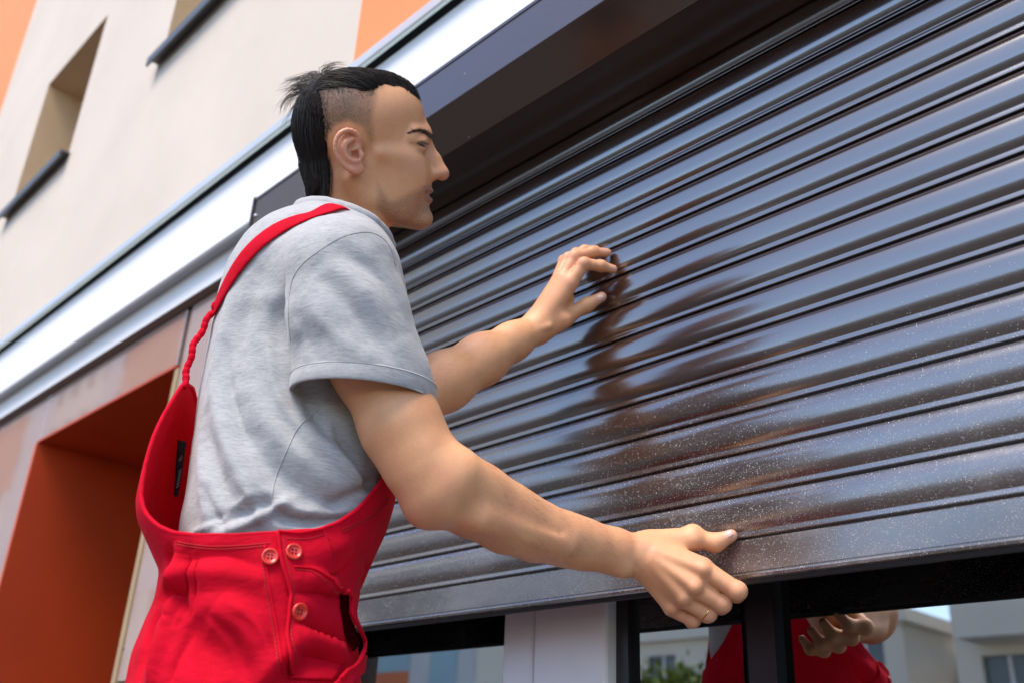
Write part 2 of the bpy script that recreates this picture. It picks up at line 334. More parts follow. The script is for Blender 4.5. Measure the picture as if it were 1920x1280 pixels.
# ---------------------------------------------------------------- implicit-surface modelling kit (numpy)
def smin(a, b, k):
    h = np.maximum(k - np.abs(a - b), 0) / k
    return np.minimum(a, b) - h * h * k * .25
def smax(a, b, k): return -smin(-a, -b, k)
class Fld:
    """a body as a list of blended primitives; each is (op, distance function, k, centre, bound radius)"""
    def __init__(s): s.p = []
    def _add(s, op, fn, k, c, r): s.p.append((op, fn, k, np.asarray(c, float), r))
    def cone(s, a, b, ra, rb, k=.01, op='+', flat=None):
        """capsule with two radii; flat=(axis, factor) squeezes the section along a direction"""
        a = np.asarray(a, float); b = np.asarray(b, float); ba = b - a; L2 = float(ba @ ba)
        if flat is not None: fa = nrm(flat[0]); ff = 1 / flat[1] - 1
        def fn(P):
            pa = P - a; h = np.clip(pa @ ba / L2, 0, 1)
            q = pa - h[..., None] * ba
            if flat is not None:
                q = q + (q @ fa)[..., None] * fa * ff
            return np.sqrt((q * q).sum(-1)) - (ra + (rb - ra) * h)
        s._add(op, fn, k, (a + b) / 2, math.sqrt(L2) / 2 + max(ra, rb)); return s
    def chain(s, pts, rad, k=.01, op='+', flat=None):
        for i in range(len(pts) - 1): s.cone(pts[i], pts[i + 1], rad[i], rad[i + 1], k, op, flat)
        return s
    def ell(s, c, r, k=.01, op='+', ax=None):
        c = np.asarray(c, float); r = np.asarray(r, float); A = np.eye(3) if ax is None else np.asarray(ax, float)   # rows: local axes
        def fn(P):
            q = (P - c) @ A.T; k0 = np.sqrt(((q / r) ** 2).sum(-1)); k1 = np.sqrt(((q / (r * r)) ** 2).sum(-1)) + 1e-9
            return k0 * (k0 - 1) / k1
        s._add(op, fn, k, c, float(r.max())); return s
    def fn(s, fn, k, c, r, op='+'): s._add(op, fn, k, c, r); return s
    def ev(s, P, idx=None):
        d = np.full(P.shape[:-1], 1.0)
        for i in (range(len(s.p)) if idx is None else idx):
            op, fn, k, c, r = s.p[i]
            e = fn(P)
            d = smin(d, e, k) if op == '+' else smax(d, -e, k) if op == '-' else smax(d, e, k)
        return d
    def mesh(s, lo, hi, h, B=14):
        lo = np.asarray(lo, float); hi = np.asarray(hi, float)
        nb = np.ceil((hi - lo) / (B * h)).astype(int); R = B * h * .5 * 1.7321 + h * 2
        g = np.arange(B + 2); off = np.stack(np.meshgrid(g, g, g, indexing='ij'), -1) * h
        VI = []; VP = []; Q = []; NX = nb * B + 4
        def cid(ix, iy, iz): return (ix * NX[1] + iy) * NX[2] + iz
        for bi in np.ndindex(*nb):
            o = lo + np.array(bi) * B * h; c = o + B * h * .5 + h * .5
            near = [i for i, q in enumerate(s.p) if np.linalg.norm(q[3] - c) < q[4] + R + q[2] + .035 or q[0] == 'x']
            if not any(s.p[i][0] == '+' for i in near): continue
            dc = s.ev(c[None], near)[0]
            if abs(dc) > R * 1.35 + .004: continue
            D = s.ev(o + off, near)
            sg = D < 0
            if sg.all() or not sg.any(): continue
            cor = [D[i:B + 1 + i, j:B + 1 + j, k:B + 1 + k] for i in (0, 1) for j in (0, 1) for k in (0, 1)]
            cs = np.stack([q < 0 for q in cor]); act = cs.any(0) & ~cs.all(0)
            ii = np.argwhere(act)
            if not len(ii): continue
            vals = np.stack([q[act] for q in cor], -1)                      # n,8
            sm = np.zeros((len(ii), 3)); cnt = np.zeros(len(ii))
            P8 = np.array([(i, j, k) for i in (0, 1) for j in (0, 1) for k in (0, 1)], float)
            for x in range(8):
                for y in range(x + 1, 8):
                    if np.abs(P8[x] - P8[y]).sum() != 1: continue
                    va, vb = vals[:, x], vals[:, y]; m = (va < 0) != (vb < 0)
                    t_ = np.where(m, va / np.where(m, va - vb, 1), 0)
                    sm += m[:, None] * (P8[x] + t_[:, None] * (P8[y] - P8[x])); cnt += m
            VP.append(o + (ii + sm / cnt[:, None]) * h)
            gb = np.array(bi) * B; gi = ii + gb; VI.append(cid(gi[:, 0], gi[:, 1], gi[:, 2]))
            for ax in range(3):
                u, w = (ax + 1) % 3, (ax + 2) % 3
                sl0 = [slice(1, B + 1)] * 3; sl1 = list(sl0); sl1[ax] = slice(2, B + 2)
                a = sg[tuple(sl0)]; e = sg[tuple(sl1)]; m = a != e
                q = np.argwhere(m)
                if not len(q): continue
                fl = a[m]; q = q + 1 + gb
                def cc(du, dw):
                    r = q.copy(); r[:, u] += du; r[:, w] += dw; return cid(r[:, 0], r[:, 1], r[:, 2])
                q4 = np.stack([cc(-1, -1), cc(0, -1), cc(0, 0), cc(-1, 0)], -1)
                q4[~fl] = q4[~fl][:, ::-1]; Q.append(q4)
        ids, first = np.unique(np.concatenate(VI), return_index=True)
        V = np.concatenate(VP)[first]; Qa = np.concatenate(Q)
        pos = np.searchsorted(ids, Qa); pos = np.clip(pos, 0, len(ids) - 1)
        ok = (ids[pos] == Qa).all(1)
        return V, pos[ok]
    def grad(s, P, e=.0006):
        g = np.stack([s.ev(P + np.eye(3)[i] * e) - s.ev(P - np.eye(3)[i] * e) for i in range(3)], -1)
        return g / (np.linalg.norm(g, axis=-1, keepdims=True) + 1e-9)
def vnormals(V, F):
    n = np.zeros_like(V); a = V[F[:, 2]] - V[F[:, 0]]; b = V[F[:, 3]] - V[F[:, 1]] if F.shape[1] == 4 else V[F[:, 1]] - V[F[:, 0]]
    fn = np.cross(a, b) if F.shape[1] == 4 else np.cross(b, a)
    for k in range(F.shape[1]): np.add.at(n, F[:, k], fn)
    return n / (np.linalg.norm(n, axis=1, keepdims=True) + 1e-12)
def qmesh(name, V, F, mat, parent=None, cols=None, smooth=True):
    me = bpy.data.meshes.new(name); n, m, k = len(V), len(F), F.shape[1]
    me.vertices.add(n); me.vertices.foreach_set('co', np.ascontiguousarray(V, dtype=np.float32).ravel())
    me.loops.add(m * k); me.loops.foreach_set('vertex_index', np.ascontiguousarray(F, dtype=np.int32).ravel())
    me.polygons.add(m); me.polygons.foreach_set('loop_start', np.arange(m, dtype=np.int32) * k)
    me.update(calc_edges=True); me.validate()
    if cols:
        for nm, c in cols.items():
            at = me.attributes.new(nm, 'FLOAT_COLOR', 'POINT'); c4 = np.ones((n, 4), np.float32); c4[:, :3] = c if c.ndim == 2 else c[:, None]
            at.data.foreach_set('color', c4.ravel())
    return link(name, me, mat, parent, smooth)
def vnoise(P, scale, seed=0):
    """cheap smooth value noise on points, about -1..1"""
    P = np.asarray(P) * scale; i = np.floor(P).astype(np.int64); f = P - i; f = f * f * (3 - 2 * f); r = 0
    for dx in (0, 1):
        for dy in (0, 1):
            for dz in (0, 1):
                h = ((i[..., 0] + dx) * 374761393 + (i[..., 1] + dy) * 668265263 + (i[..., 2] + dz) * 2147483647 + seed * 974711) & 0xFFFFFFFF
                h = ((h ^ (h >> 13)) * 1274126177) & 0xFFFFFFFF; h = (h ^ (h >> 16)) & 0xFFFF
                wgt = (f[..., 0] if dx else 1 - f[..., 0]) * (f[..., 1] if dy else 1 - f[..., 1]) * (f[..., 2] if dz else 1 - f[..., 2])
                r = r + wgt * (h / 32767.5 - 1)
    return r
def smooth01(x): x = np.clip(x, 0, 1); return x * x * (3 - 2 * x)
def poly_sd(px, py, poly):
    """signed distance (negative inside) of points to a closed polygon"""
    poly = np.asarray(poly, float); n = len(poly); d = np.full(px.shape, 1e9); ins = np.zeros(px.shape, bool)
    for i in range(n):
        a = poly[i]; b = poly[(i + 1) % n]; e = b - a; wx = px - a[0]; wy = py - a[1]
        t_ = np.clip((wx * e[0] + wy * e[1]) / (e @ e), 0, 1); d = np.minimum(d, (wx - e[0] * t_) ** 2 + (wy - e[1] * t_) ** 2)
        c = ((a[1] <= py) != (b[1] <= py)) & (px < (b[0] - a[0]) * (py - a[1]) / (b[1] - a[1] + 1e-12) + a[0]); ins ^= c
    d = np.sqrt(d); return np.where(ins, -d, d)
def catmull(pts, n):
    pts = np.asarray(pts, float); P = np.vstack([2 * pts[0] - pts[1], pts, 2 * pts[-1] - pts[-2]]); out = []
    m = len(pts) - 1
    for u in np.linspace(0, m - 1e-9, n):
        i = int(u); t_ = u - i; a, b, c, d = P[i:i + 4]
        out.append(.5 * ((2 * b) + (c - a) * t_ + (2 * a - 5 * b + 4 * c - d) * t_ ** 2 + (3 * b - a - 3 * c + d) * t_ ** 3))
    return np.array(out)
def seg_dist(P, pts):
    """distance of points to a polyline and the fraction along it"""
    pts = np.asarray(pts, float); best = np.full(len(P), 1e9); fr = np.zeros(len(P)); L = np.concatenate([[0], np.cumsum(np.linalg.norm(np.diff(pts, axis=0), axis=1))])
    for i in range(len(pts) - 1):
        a = pts[i]; e = pts[i + 1] - a; t_ = np.clip((P - a) @ e / (e @ e + 1e-12), 0, 1); d = np.linalg.norm(P - a - t_[:, None] * e, axis=1)
        m = d < best; best[m] = d[m]; fr[m] = (L[i] + t_[m] * (L[i + 1] - L[i])) / L[-1]
    return best, fr
def tube(pts, rad, n=8, flat=None, cap=True):
    """tube along points; flat=(direction list, factor) makes a ribbon-like section"""
    pts = np.asarray(pts, float); m = len(pts); rad = np.broadcast_to(rad, (m,)); V = []; F = []; up = None
    for i in range(m):
        d = nrm(pts[min(i + 1, m - 1)] - pts[max(i - 1, 0)])
        if flat is not None: s1 = nrm(flat[0][i] - d * (flat[0][i] @ d))
        else:
            s1 = np.cross(d, [0.3, .2, .93]) if up is None else up - d * (up @ d)
            s1 = nrm(s1); up = s1
        s2 = np.cross(d, s1)
        for k in range(n):
            a = 2 * math.pi * k / n; V.append(pts[i] + s1 * math.cos(a) * rad[i] * (1 if flat is None else flat[1]) + s2 * math.sin(a) * rad[i])
    for i in range(m - 1):
        for k in range(n): F.append((i * n + k, i * n + (k + 1) % n, (i + 1) * n + (k + 1) % n, (i + 1) * n + k))
    if cap: F.append(tuple(range(n - 1, -1, -1))); F.append(tuple(range((m - 1) * n, m * n)))
    return V, F
# ---------------------------------------------------------------- the man
man = empty('person', (-.95, -.46, 0))
tag(man, 'man in grey T-shirt and red bib overalls pulling down the shutter', 'person')
# --- materials
def skin_mat():
    b = NB('skin'); at = b.n('ShaderNodeAttribute', attribute_name='tint')
    n1 = b.tex(38, 5, .6); n2 = b.tex(420, 3); n6 = b.tex(17, 4, .6)
    c = b.mix(.5, at.outputs['Color'], b.ramp(n1.outputs[0], [(.3, (.86, .84, .83)), (.7, (1.0, 1.0, 1.0))]).outputs[0], 'MULTIPLY')
    c = b.mix(.35, c, b.ramp(n2.outputs[0], [(.35, (.84, .80, .78)), (.6, (1, 1, 1))]).outputs[0], 'MULTIPLY')
    c = b.mix(b.math('MULTIPLY', .35, b.ramp(n6.outputs[0], [(.45, 0.0), (.70, 1.0)]).outputs[0]), c, (.58, .22, .125))
    st = b.n('ShaderNodeAttribute', attribute_name='stub'); n4 = b.tex(850, 3, .75); n5 = b.tex(650, 2, .6)
    gr = b.ramp(n4.outputs[0], [(.38, 0.0), (.60, 1.0)]).outputs[0]
    c = b.mix(b.math('MULTIPLY', st.outputs['Fac'], gr), c, (.030, .021, .017))
    c = b.mix(b.math('MULTIPLY', .22, b.ramp(n5.outputs[0], [(.55, 0.0), (.75, 1.0)]).outputs[0]), c, (.50, .19, .11))
    b.set(color=c, rough=b.math('ADD', b.math('MULTIPLY', n1.outputs[0], .16), .44), sss=.07)
    b.b.inputs['Subsurface Radius'].default_value = (1.0, .35, .18); b.b.inputs['Subsurface Scale'].default_value = .006
    b.bump(n2.outputs[0], .20, .0012)
    return b.m
MAT['skin'] = skin_mat()
SK = np.array([.74, .365, .180])                   # base skin tone
# ---- head: local frame on the plane of symmetry, seen almost square on
HT = 1.40
H0 = at_t(680, 290, HT); vr = -ray(680, 290)
hr = nrm([vr[0], vr[1], 0])
NRM = nrm(vr * math.cos(math.radians(9)) + nrm(hr - vr * (hr @ vr)) * math.sin(math.radians(9)))    # to his right
UP0 = -RC @ np.array([0, 1, 0]); HW = nrm(UP0 - NRM * (UP0 @ NRM)); HU = np.cross(HW, NRM) * -1.0
if HU @ (RC @ np.array([1, 0, 0])) < 0: HU = -HU
AX = np.stack([HU, HW, NRM])                       # forward, up, right
def hl(px, py, v=0.0):
    """point on the sight line of a photo pixel, v metres to the right of the plane of symmetry, in head axes"""
    r = ray(px, py); t_ = ((H0 + NRM * v - CAM) @ NRM) / (r @ NRM); return AX @ (CAM + r * t_ - H0)
def mir(p): return np.array([p[0], p[1], -p[2]])
OUT = [(760, 158), (776, 170), (787, 184), (794, 199), (800, 217), (804, 231), (809, 243), (812.5, 253), (811.5, 263), (810.5, 274), (815, 284), (822, 295), (829, 305), (836, 315), (841, 323), (842.5, 330), (839, 338), (831, 342.5), (823, 342), (817, 343.5), (815, 349), (817, 355), (818, 361), (814.5, 365.5), (807, 368), (812, 371), (815.5, 377), (815, 383), (810.5, 389), (811.5, 396), (814.5, 404), (815, 411), (812, 420), (806, 427), (797, 431.5), (785, 434), (768, 434), (752, 433), (741, 436), (737, 450), (732, 470), (722, 505), (700, 600), (540, 600), (560, 480), (578, 425), (586, 390), (583, 360), (572, 320), (563, 285), (558, 250), (560, 215), (570, 186), (592, 160), (622, 144), (660, 136), (700, 137), (734, 145)]
OUTL = np.array([hl(x, y)[:2] for x, y in OUT])
hd = Fld()
def hp(*a): return hl(*a)
hd.ell(hp(664, 238), (.083, .078, .0745), .01)                                  # braincase
hd.ell(hp(730, 222), (.053, .062, .050), .02)                                   # forehead
hd.ell(hp(730, 300), (.052, .072, .044), .02)                                   # mid face
hd.ell(hp(768, 370), (.036, .042, .0240), .016)                                  # muzzle
hd.cone(hp(802, 246), hp(802, 262), .013, .012, .02)                            # glabella
for s in (1, -1):
    m_ = (lambda p: p) if s == 1 else mir
    hd.cone(m_(hp(803, 250, .010)), m_(hp(776, 249, .039)), .0090, .0080, .010)   # brow ridge
    hd.cone(m_(hp(766, 297, .036)), m_(hp(712, 289, .057)), .0110, .0075, .014)     # cheekbone
    hd.ell(m_(hp(776, 318, .020)), (.019, .022, .0120), .014)                       # cheek
    hd.cone(m_(hp(688, 318, .048)), m_(hp(698, 374, .043)), .012, .0130, .018)      # jaw branch
    hd.cone(m_(hp(698, 378, .0425)), m_(hp(790, 415, .010)), .0125, .0150, .016)    # jaw body
    hd.ell(m_(hp(733, 324, .0365)), (.044, .036, .0130), .026)
    hd.ell(m_(hp(736, 354, .0310)), (.036, .038, .0120), .024)                       # masseter and cheek
hd.ell(hp(797, 412), (.0145, .0155, .018), .012)                                # chin
# neck
hd.chain([hp(652, 345), hp(657, 430), hp(645, 500), hp(625, 590)], [.052, .0485, .047, .040], .018)
for s in (1, -1):
    m_ = (lambda p: p) if s == 1 else mir
    hd.chain([m_(hp(660, 335, .056)), m_(hp(690, 410, .038)), m_(hp(715, 490, .016))], [.012, .0115, .011], .014)
    hd.cone(m_(hp(614, 360, .020)), m_(hp(614, 450, .020)), .019, .014, .03)
hd.ell(hp(731, 462), (.009, .013, .010), .012)                                  # larynx
# eye sockets
for s in (1, -1):
    m_ = (lambda p: p) if s == 1 else mir
    hd.ell(m_(hp(804, 271, .034)), (.0145, .0110, .021), .012, '-')
# nose
hd.chain([hp(804, 268), hp(815, 292), hp(827, 322)], [.0075, .0085, .0105], .012)
hd.cone(hp(808, 300), hp(812, 328), .010, .013, .012)
hd.ell(hp(829, 327), (.0115, .0105, .0105), .008)
for s in (1, -1):
    m_ = (lambda p: p) if s == 1 else mir
    hd.ell(m_(hp(809, 330, .0125)), (.0120, .0085, .0068), .005)                  # wing
    hd.ell(m_(hp(819, 339.5, .0062)), (.0075, .0040, .0036), .003, '-')           # nostril
    hd.cone(m_(hp(796, 322, .0190)), m_(hp(787, 350, .0270)), .0018, .0014, .007, '-')   # fold from nose to mouth
# lips: arcs bent round the teeth
def lip(py0, py1, xf, r0, r1, dv=.0285):
    pts = []; rr = []
    for th_ in np.linspace(-78, 78, 13):
        a = abs(th_) / 78; x = xf - 31 * (1 - math.cos(math.radians(th_))); pts.append(hp(x, py0 + (py1 - py0) * a ** 1.5, 0)[:2].tolist() + [dv * math.sin(math.radians(th_))]); rr.append(r0 + (r1 - r0) * a ** 1.3)
    return np.array(pts), rr
UL, ur = lip(361, 363, 811.5, .0050, .0026); LL, lr = lip(377.5, 367, 810, .0058, .0026)
hd.chain(UL, ur, .004); hd.chain(LL, lr, .004)
ML, mr = lip(367.5, 364.5, 816, .0027, .0016, .0305); hd.chain(ML, mr, .0022, '-')
hd.cone(hp(811, 389, .0), hp(811, 389.5, .001), .004, .004, .01, '-')
# profile trimmed to the outline
def outl(P): return poly_sd(P[..., 0], P[..., 1], OUTL)
hd.fn(outl, .014, (0, 0, 0), 9, 'x')
# nose tip and lips again so that they keep their roundness
hd.chain([hp(808, 276), hp(818, 298), hp(830, 324.5)], [.0042, .0052, .0085], .007)
# lids and eyes
EYE = []
for s in (1, -1):
    m_ = (lambda p: p) if s == 1 else mir
    ec = m_(hp(781.5, 273, .033)); EYE.append(ec)
    hd.ell(ec, (.0142, .0138, .0142), .004)
    lo_ = ec + np.array([.0098, .0004, .0052 * s]); dirn = nrm([.55, -.04, .8 * s])
    sl = np.stack([nrm(np.cross([0, 1, 0], dirn)), np.array([0., 1, 0]), dirn])
    hd.ell(lo_, (.0134, .0040, .012), .0012, '-', sl)
    # upper lid fold and lower lid bag
    hd.cone(m_(hp(800, 260, .024)), m_(hp(770, 261, .044)), .0050, .0050, .010)
# ears
for s in (1, -1):
    m_ = (lambda p: p) if s == 1 else mir
    rim = [(674, 276, .0735), (674, 262, .0775), (667, 250, .081), (653, 244.5, .085), (640, 249, .0875), (631, 260, .0885), (628.5, 275, .0885), (632, 291, .087), (640, 304, .085), (650, 315, .083), (661, 322, .0805)]
    pl = catmull([m_(hp(*q)) for q in rim], 20)
    base = m_(hp(656, 282, .0765)); ea = np.stack([nrm([.97, .22, -.22 * s]), nrm([-.22, .97, 0]), nrm([.22, .05, .97 * s])])
    hd.ell(base, (.0165, .0275, .0075), .004, '+', ea)
    hd.ell(m_(hp(659, 278, .084)), (.0105, .0175, .0062), .004, '-', ea)
    hd.ell(m_(hp(668, 291, .0815)), (.0062, .0085, .010), .003, '-', ea)
    hd.chain(pl, [.0028] + [.0030] * 8 + [.0028] * 11, .0022)
    anti = catmull([m_(hp(*q)) for q in ((662, 262, .0815), (651, 268, .083), (646, 281, .0835), (652, 296, .083), (663, 303, .081), (671, 302, .079))], 12)
    hd.chain(anti, [.0022] * 12, .004)
    hd.cone(m_(hp(674, 276, .0755)), m_(hp(660, 282, .079)), .0022, .0016, .003)
    hd.ell(m_(hp(678, 293, .0755)), (.0042, .0062, .0042), .003)                # tragus
    hd.ell(m_(hp(669, 317, .0775)), (.0105, .0090, .0040), .004, '+', ea)         # lobe
HV, HF = hd.mesh((-.125, -.215, -.105), (.135, .135, .105), .00155)
# keep what belongs to head and neck
print('head verts', len(HV))
# ---- colours of the head by feature, in photo pixels of the right half (left half mirrored)
def head_px(Vl):
    q = Vl.copy(); q[:, 2] = np.abs(q[:, 2]); w = q @ AX + H0; c = (w - CAM) @ RC
    return PCX + FPX * c[:, 0] / c[:, 2], PCY + FPX * c[:, 1] / c[:, 2]
hx, hy = head_px(HV)
def blob(x, y, cx, cy, rx, ry): return np.exp(-(((x - cx) / rx) ** 2 + ((y - cy) / ry) ** 2))
tint = np.tile(SK, (len(HV), 1))
def mixc(m, col): 
    global tint
    m = np.clip(m, 0, 1)[:, None]; tint = tint * (1 - m) + np.asarray(col) * m
nz = vnoise(HV, 90, 3)
mixc(.55 * blob(hx, hy, 770, 312, 30, 22), (.62, .30, .20))                  # cheek
mixc(.60 * blob(hx, hy, 832, 330, 14, 14), (.62, .26, .19))                  # nose tip
ear_m = np.clip(1 - poly_sd(hx, hy, [(622, 255), (640, 238), (668, 240), (682, 275), (685, 325), (660, 332), (632, 305)]) / 4, 0, 1) * (np.abs(HV[:, 2]) > .068)
mixc(.62 * ear_m, (.62, .27, .19))
lipm = np.clip(1.3 - np.minimum(seg_dist(HV, UL)[0] / .0062, seg_dist(HV, LL)[0] / .0068), 0, 1) * (hx > 782)
mixc(np.clip(lipm * 1.5, 0, .75), (.58, .225, .17))
mixc(.85 * np.clip(1.4 - seg_dist(HV, ML)[0] / .0026, 0, 1), (.16, .05, .045))
beard = np.clip(-poly_sd(hx, hy, [(704, 330), (735, 372), (775, 352), (792, 345), (830, 345), (835, 440), (760, 445), (700, 395)]) / 14, 0, 1)
mixc(beard * (.20 + .08 * nz), (.27, .19, .14))
mixc(.55 * np.clip(-poly_sd(hx, hy, [(788, 350), (800, 346), (818, 346), (822, 358), (795, 358)]) / 5, 0, 1), (.30, .20, .15))    # moustache shade
mixc(.35 * blob(hx, hy, 798, 392, 14, 7), (.30, .20, .15))
_bd, _bf = seg_dist(np.stack([hx, hy, 0 * hx], 1), [(768, 249, 0), (778, 246, 0), (790, 245.5, 0), (801, 250.5, 0), (809, 258, 0)])
browm = np.clip(1 - _bd / (2.4 + 3.4 * _bf), 0, 1) * (HV[:, 0] > .03)
mixc(smooth01(browm * 1.5) * .80, (.06, .040, .030))
mixc(.55 * np.clip(1 - seg_dist(np.stack([hx, hy, 0 * hx], 1), [(768, 269, 0), (780, 266.5, 0), (794, 269, 0)])[0] / 2.2, 0, 1), (.10, .05, .04))     # lash line
mixc(.30 * blob(hx, hy, 786, 284, 14, 6), (.42, .22, .16))
mixc(.75 * np.clip(1 - seg_dist(np.stack([hx, hy, 0 * hx], 1), [(806, 337, 0), (822, 339.5, 0)])[0] / 3.2, 0, 1) * (np.abs(HV[:, 2]) < .013), (.16, .06, .05))
# clipped sides: dense at the top, fading towards ear and temple
scalp = [(712, 158), (714, 185), (709, 215), (708, 245), (704, 272), (697, 287), (690, 284), (686, 262), (676, 246), (655, 238), (636, 241), (624, 256), (620, 285), (622, 320), (620, 350), (606, 388), (560, 400), (530, 250), (560, 120), (720, 110)]
sd = poly_sd(hx, hy, scalp) + 3 * nz
buzz = smooth01(-sd / 18)
dens = np.clip(1.0 - (hy - 165) / 95 * .45, .38, 1.0); dens = dens * np.interp(hx, [655, 714], [1, .40]); dens = np.where(hx < 628, np.maximum(dens, .62), dens)
grain = .86 + .06 * vnoise(HV, 520, 5) + .06 * vnoise(HV, 200, 8)
stub = np.clip(buzz * dens * .75 + beard * .55, 0, 1)
mixc(np.clip(buzz * dens * grain * .95, 0, .92), (.115, .068, .043))
HW_ = HV @ AX + H0
# ---- arms and hands
def A(px, py, r_px, t=None, Y=None):
    p = at_t(px, py, t) if t is not None else at_y(px, py, Y)
    dep = (p - CAM) @ (RC @ np.array([0, 0, 1.])); return p, r_px * dep / FPX
ar = Fld()
Wr, _ = A(1197, 1040, 1, Y=-.088)
tw = np.linalg.norm(Wr - CAM); te = 1.085
def tt(px): return te + (tw - te) * max(0, (px - 828) / (1197 - 828))
up = [(640, 500, 66, 1.165), (702, 680, 82, 1.125), (753, 800, 75, 1.10), (790, 868, 69, 1.092), (822, 918, 66, te)]
pr = [A(x, y, r * .965, t=t_) for x, y, r, t_ in up]
ar.chain([p for p, r in pr], [r for p, r in pr], .02)
fo = [(828, 916, 63), (890, 940, 65), (950, 972, 62), (1004, 994, 55), (1060, 1010, 48), (1100, 1021, 43.5), (1150, 1032, 40), (1190, 1040, 38)]
pr = [A(x, y, r * .935, t=tt(x)) for x, y, r in fo]
FD = nrm(pr[-1][0] - pr[0][0]); vd = nrm(ray(1000, 990)); print('forearm', np.linalg.norm(pr[-1][0] - pr[0][0]), 'upper', np.linalg.norm(A(*up[0][:3], t=up[0][3])[0] - pr[0][0]))
ar.chain([p for p, r in pr], [r for p, r in pr], .02, flat=(vd, .82))
q, r = A(793, 955, 21, t=te + .004); ar.ell(q, (r,) * 3, .03)                                # point of the elbow
q, r = A(866, 884, 34, t=te - .004); ar.cone(q, A(980, 960, 20, t=tt(980) - .012)[0], r, r * .5, .03)   # brachioradialis
ar.cone(A(880, 930, 1, t=te - .047)[0], A(1050, 1000, 1, t=tt(1050) - .040)[0], .003, .002, .016, '-')          # furrow between the forearm muscles
ar.cone(A(905, 975, 1, t=tt(905) - .034)[0], A(1060, 1022, 1, t=tt(1060) - .027)[0], .010, .006, .025)
q, r = A(1172, 1066, 11, t=tt(1172) - .012); ar.ell(q, (r,) * 3, .018)                         # ulna head
def hand(R, mc, fing, thumb, wr, rad=1.0):
    """R field; mc: metacarpal start/end, fing: finger joint chains, thumb chain: all ((px,py,Y),...,radii mm)"""
    def pt(q): return at_y(*q) if len(q) == 3 else np.asarray(q[:3], float)
    for a, b_, ra, rb in mc: R.cone(pt(a), pt(b_), ra * rad, rb * rad, .014)
    for ch, rr in fing:
        P = [pt(q) for q in ch]; R.chain(P, [x * rad for x in rr], .0045)
        for k in (1, 2):
            if k < len(P) - 1: R.ell(P[k], (rr[k] * 1.06 * rad,) * 3, .004)
    P = [pt(q) for q in thumb[0]]; R.chain(P, [x * rad for x in thumb[1]], .009)
def below(q, *ds):
    """continue a finger from a pixel joint by world offsets"""
    p = at_y(*q); out = [tuple(q)]
    for d in ds: p = p + np.array(d); out.append((*p, 'w'))
    return out
# right hand, closed round the bottom bar
mc = [((1210, 1022, -.088), (1316, 1062, -.056), .0150, .0125), ((1208, 1034, -.092), (1302, 1096, -.062), .0150, .0120), ((1205, 1046, -.092), (1281, 1118, -.062), .0145, .0112), ((1201, 1058, -.086), (1259, 1136, -.056), .0140, .0102),
      ((1215, 1020, -.078), (1298, 1012, -.046), .0150, .0125), ((1240, 1040, -.070), (1300, 1085, -.040), .016, .013)]
fi = [(below((1319, 1066, -.054), ) + below((1383, 1107, -.030), tuple(ray(1383, 1107) * .023 - np.array([.002, 0, .004])), tuple(ray(1383, 1107) * .014 + np.array([0, 0, .012]))), [.0122, .0104, .0088, .0070]),
      (below((1303, 1102, -.058), ) + below((1354, 1131, -.030), tuple(ray(1354, 1131) * .024 - np.array([.002, 0, .003])), tuple(ray(1354, 1131) * .014 + np.array([0, 0, .014]))), [.0120, .0102, .0088, .0070]),
      (below((1281, 1122, -.058), ) + below((1328, 1149, -.030), tuple(ray(1328, 1149) * .023 - np.array([.002, 0, .002])), tuple(ray(1328, 1149) * .013 + np.array([0, 0, .014]))), [.0110, .0096, .0083, .0066]),
      (below((1259, 1139, -.052), ) + below((1299, 1161, -.030), tuple(ray(1299, 1161) * .018 - np.array([.002, 0, .002])), tuple(ray(1299, 1161) * .011 + np.array([0, 0, .012]))), [.0102, .0085, .0072, .0058])]
th = ([(1228, 1018, -.074), (1299, 1006, -.040), (1341, 1017, -.024), (1371, 1003, -.0150)], [.0155, .0118, .0103, .0078])
hand(ar, mc, fi, th, Wr)
q, r = A(1299, 997, 12, Y=-.042); ar.ell(q, (r,) * 3, .010)
for a_, b_ in (((1225, 1044, -.097), (1303, 1100, -.0700)), ((1222, 1054, -.096), (1281, 1120, -.069)), ((1230, 1034, -.094), (1318, 1066, -.0645))):
    ar.cone(at_y(*a_), at_y(*b_), .0020, .0030, .009)                                          # tendons
for q_, r_ in (((1320, 1067, -.061), .0070), ((1303, 1101, -.067), .0070), ((1281, 1122, -.066), .0062), ((1260, 1139, -.060), .0055)):
    ar.ell(at_y(*q_), (r_,) * 3, .006)                                                         # knuckles
nail = at_y(1366, 1000, -.0222)
# left forearm and hand resting on the slats
WL = at_y(1003, 616, -.082); rE = ray(768, 752)
ts = np.linspace(1.0, 1.8, 400); dd = np.array([abs(np.linalg.norm(CAM + rE * q_ - WL) - .262) for q_ in ts])
tE = ts[dd < .004].min() if (dd < .004).any() else ts[dd.argmin()]
EL = CAM + rE * tE; print('left elbow', EL, tE, dd.min(), 'wrist', WL)
SL = None
def lerp(a, b, t_): return a + (b - a) * t_
ar.chain([EL, lerp(EL, WL, .25), lerp(EL, WL, .55), lerp(EL, WL, .8), WL], [.038, .040, .035, .0265, .0235], .02)
mcL = [((1010, 622, -.084), (1069, 533, -.066), .0145, .0118), ((1006, 614, -.086), (1056, 522, -.072), .0145, .0112), ((1003, 609, -.084), (1049, 522, -.066), .0135, .0105), ((1000, 606, -.080), (1043, 528, -.056), .0130, .0098),
       ((1012, 622, -.076), (1058, 600, -.058), .0145, .0130), ((1025, 600, -.064), (1060, 560, -.050), .016, .014)]
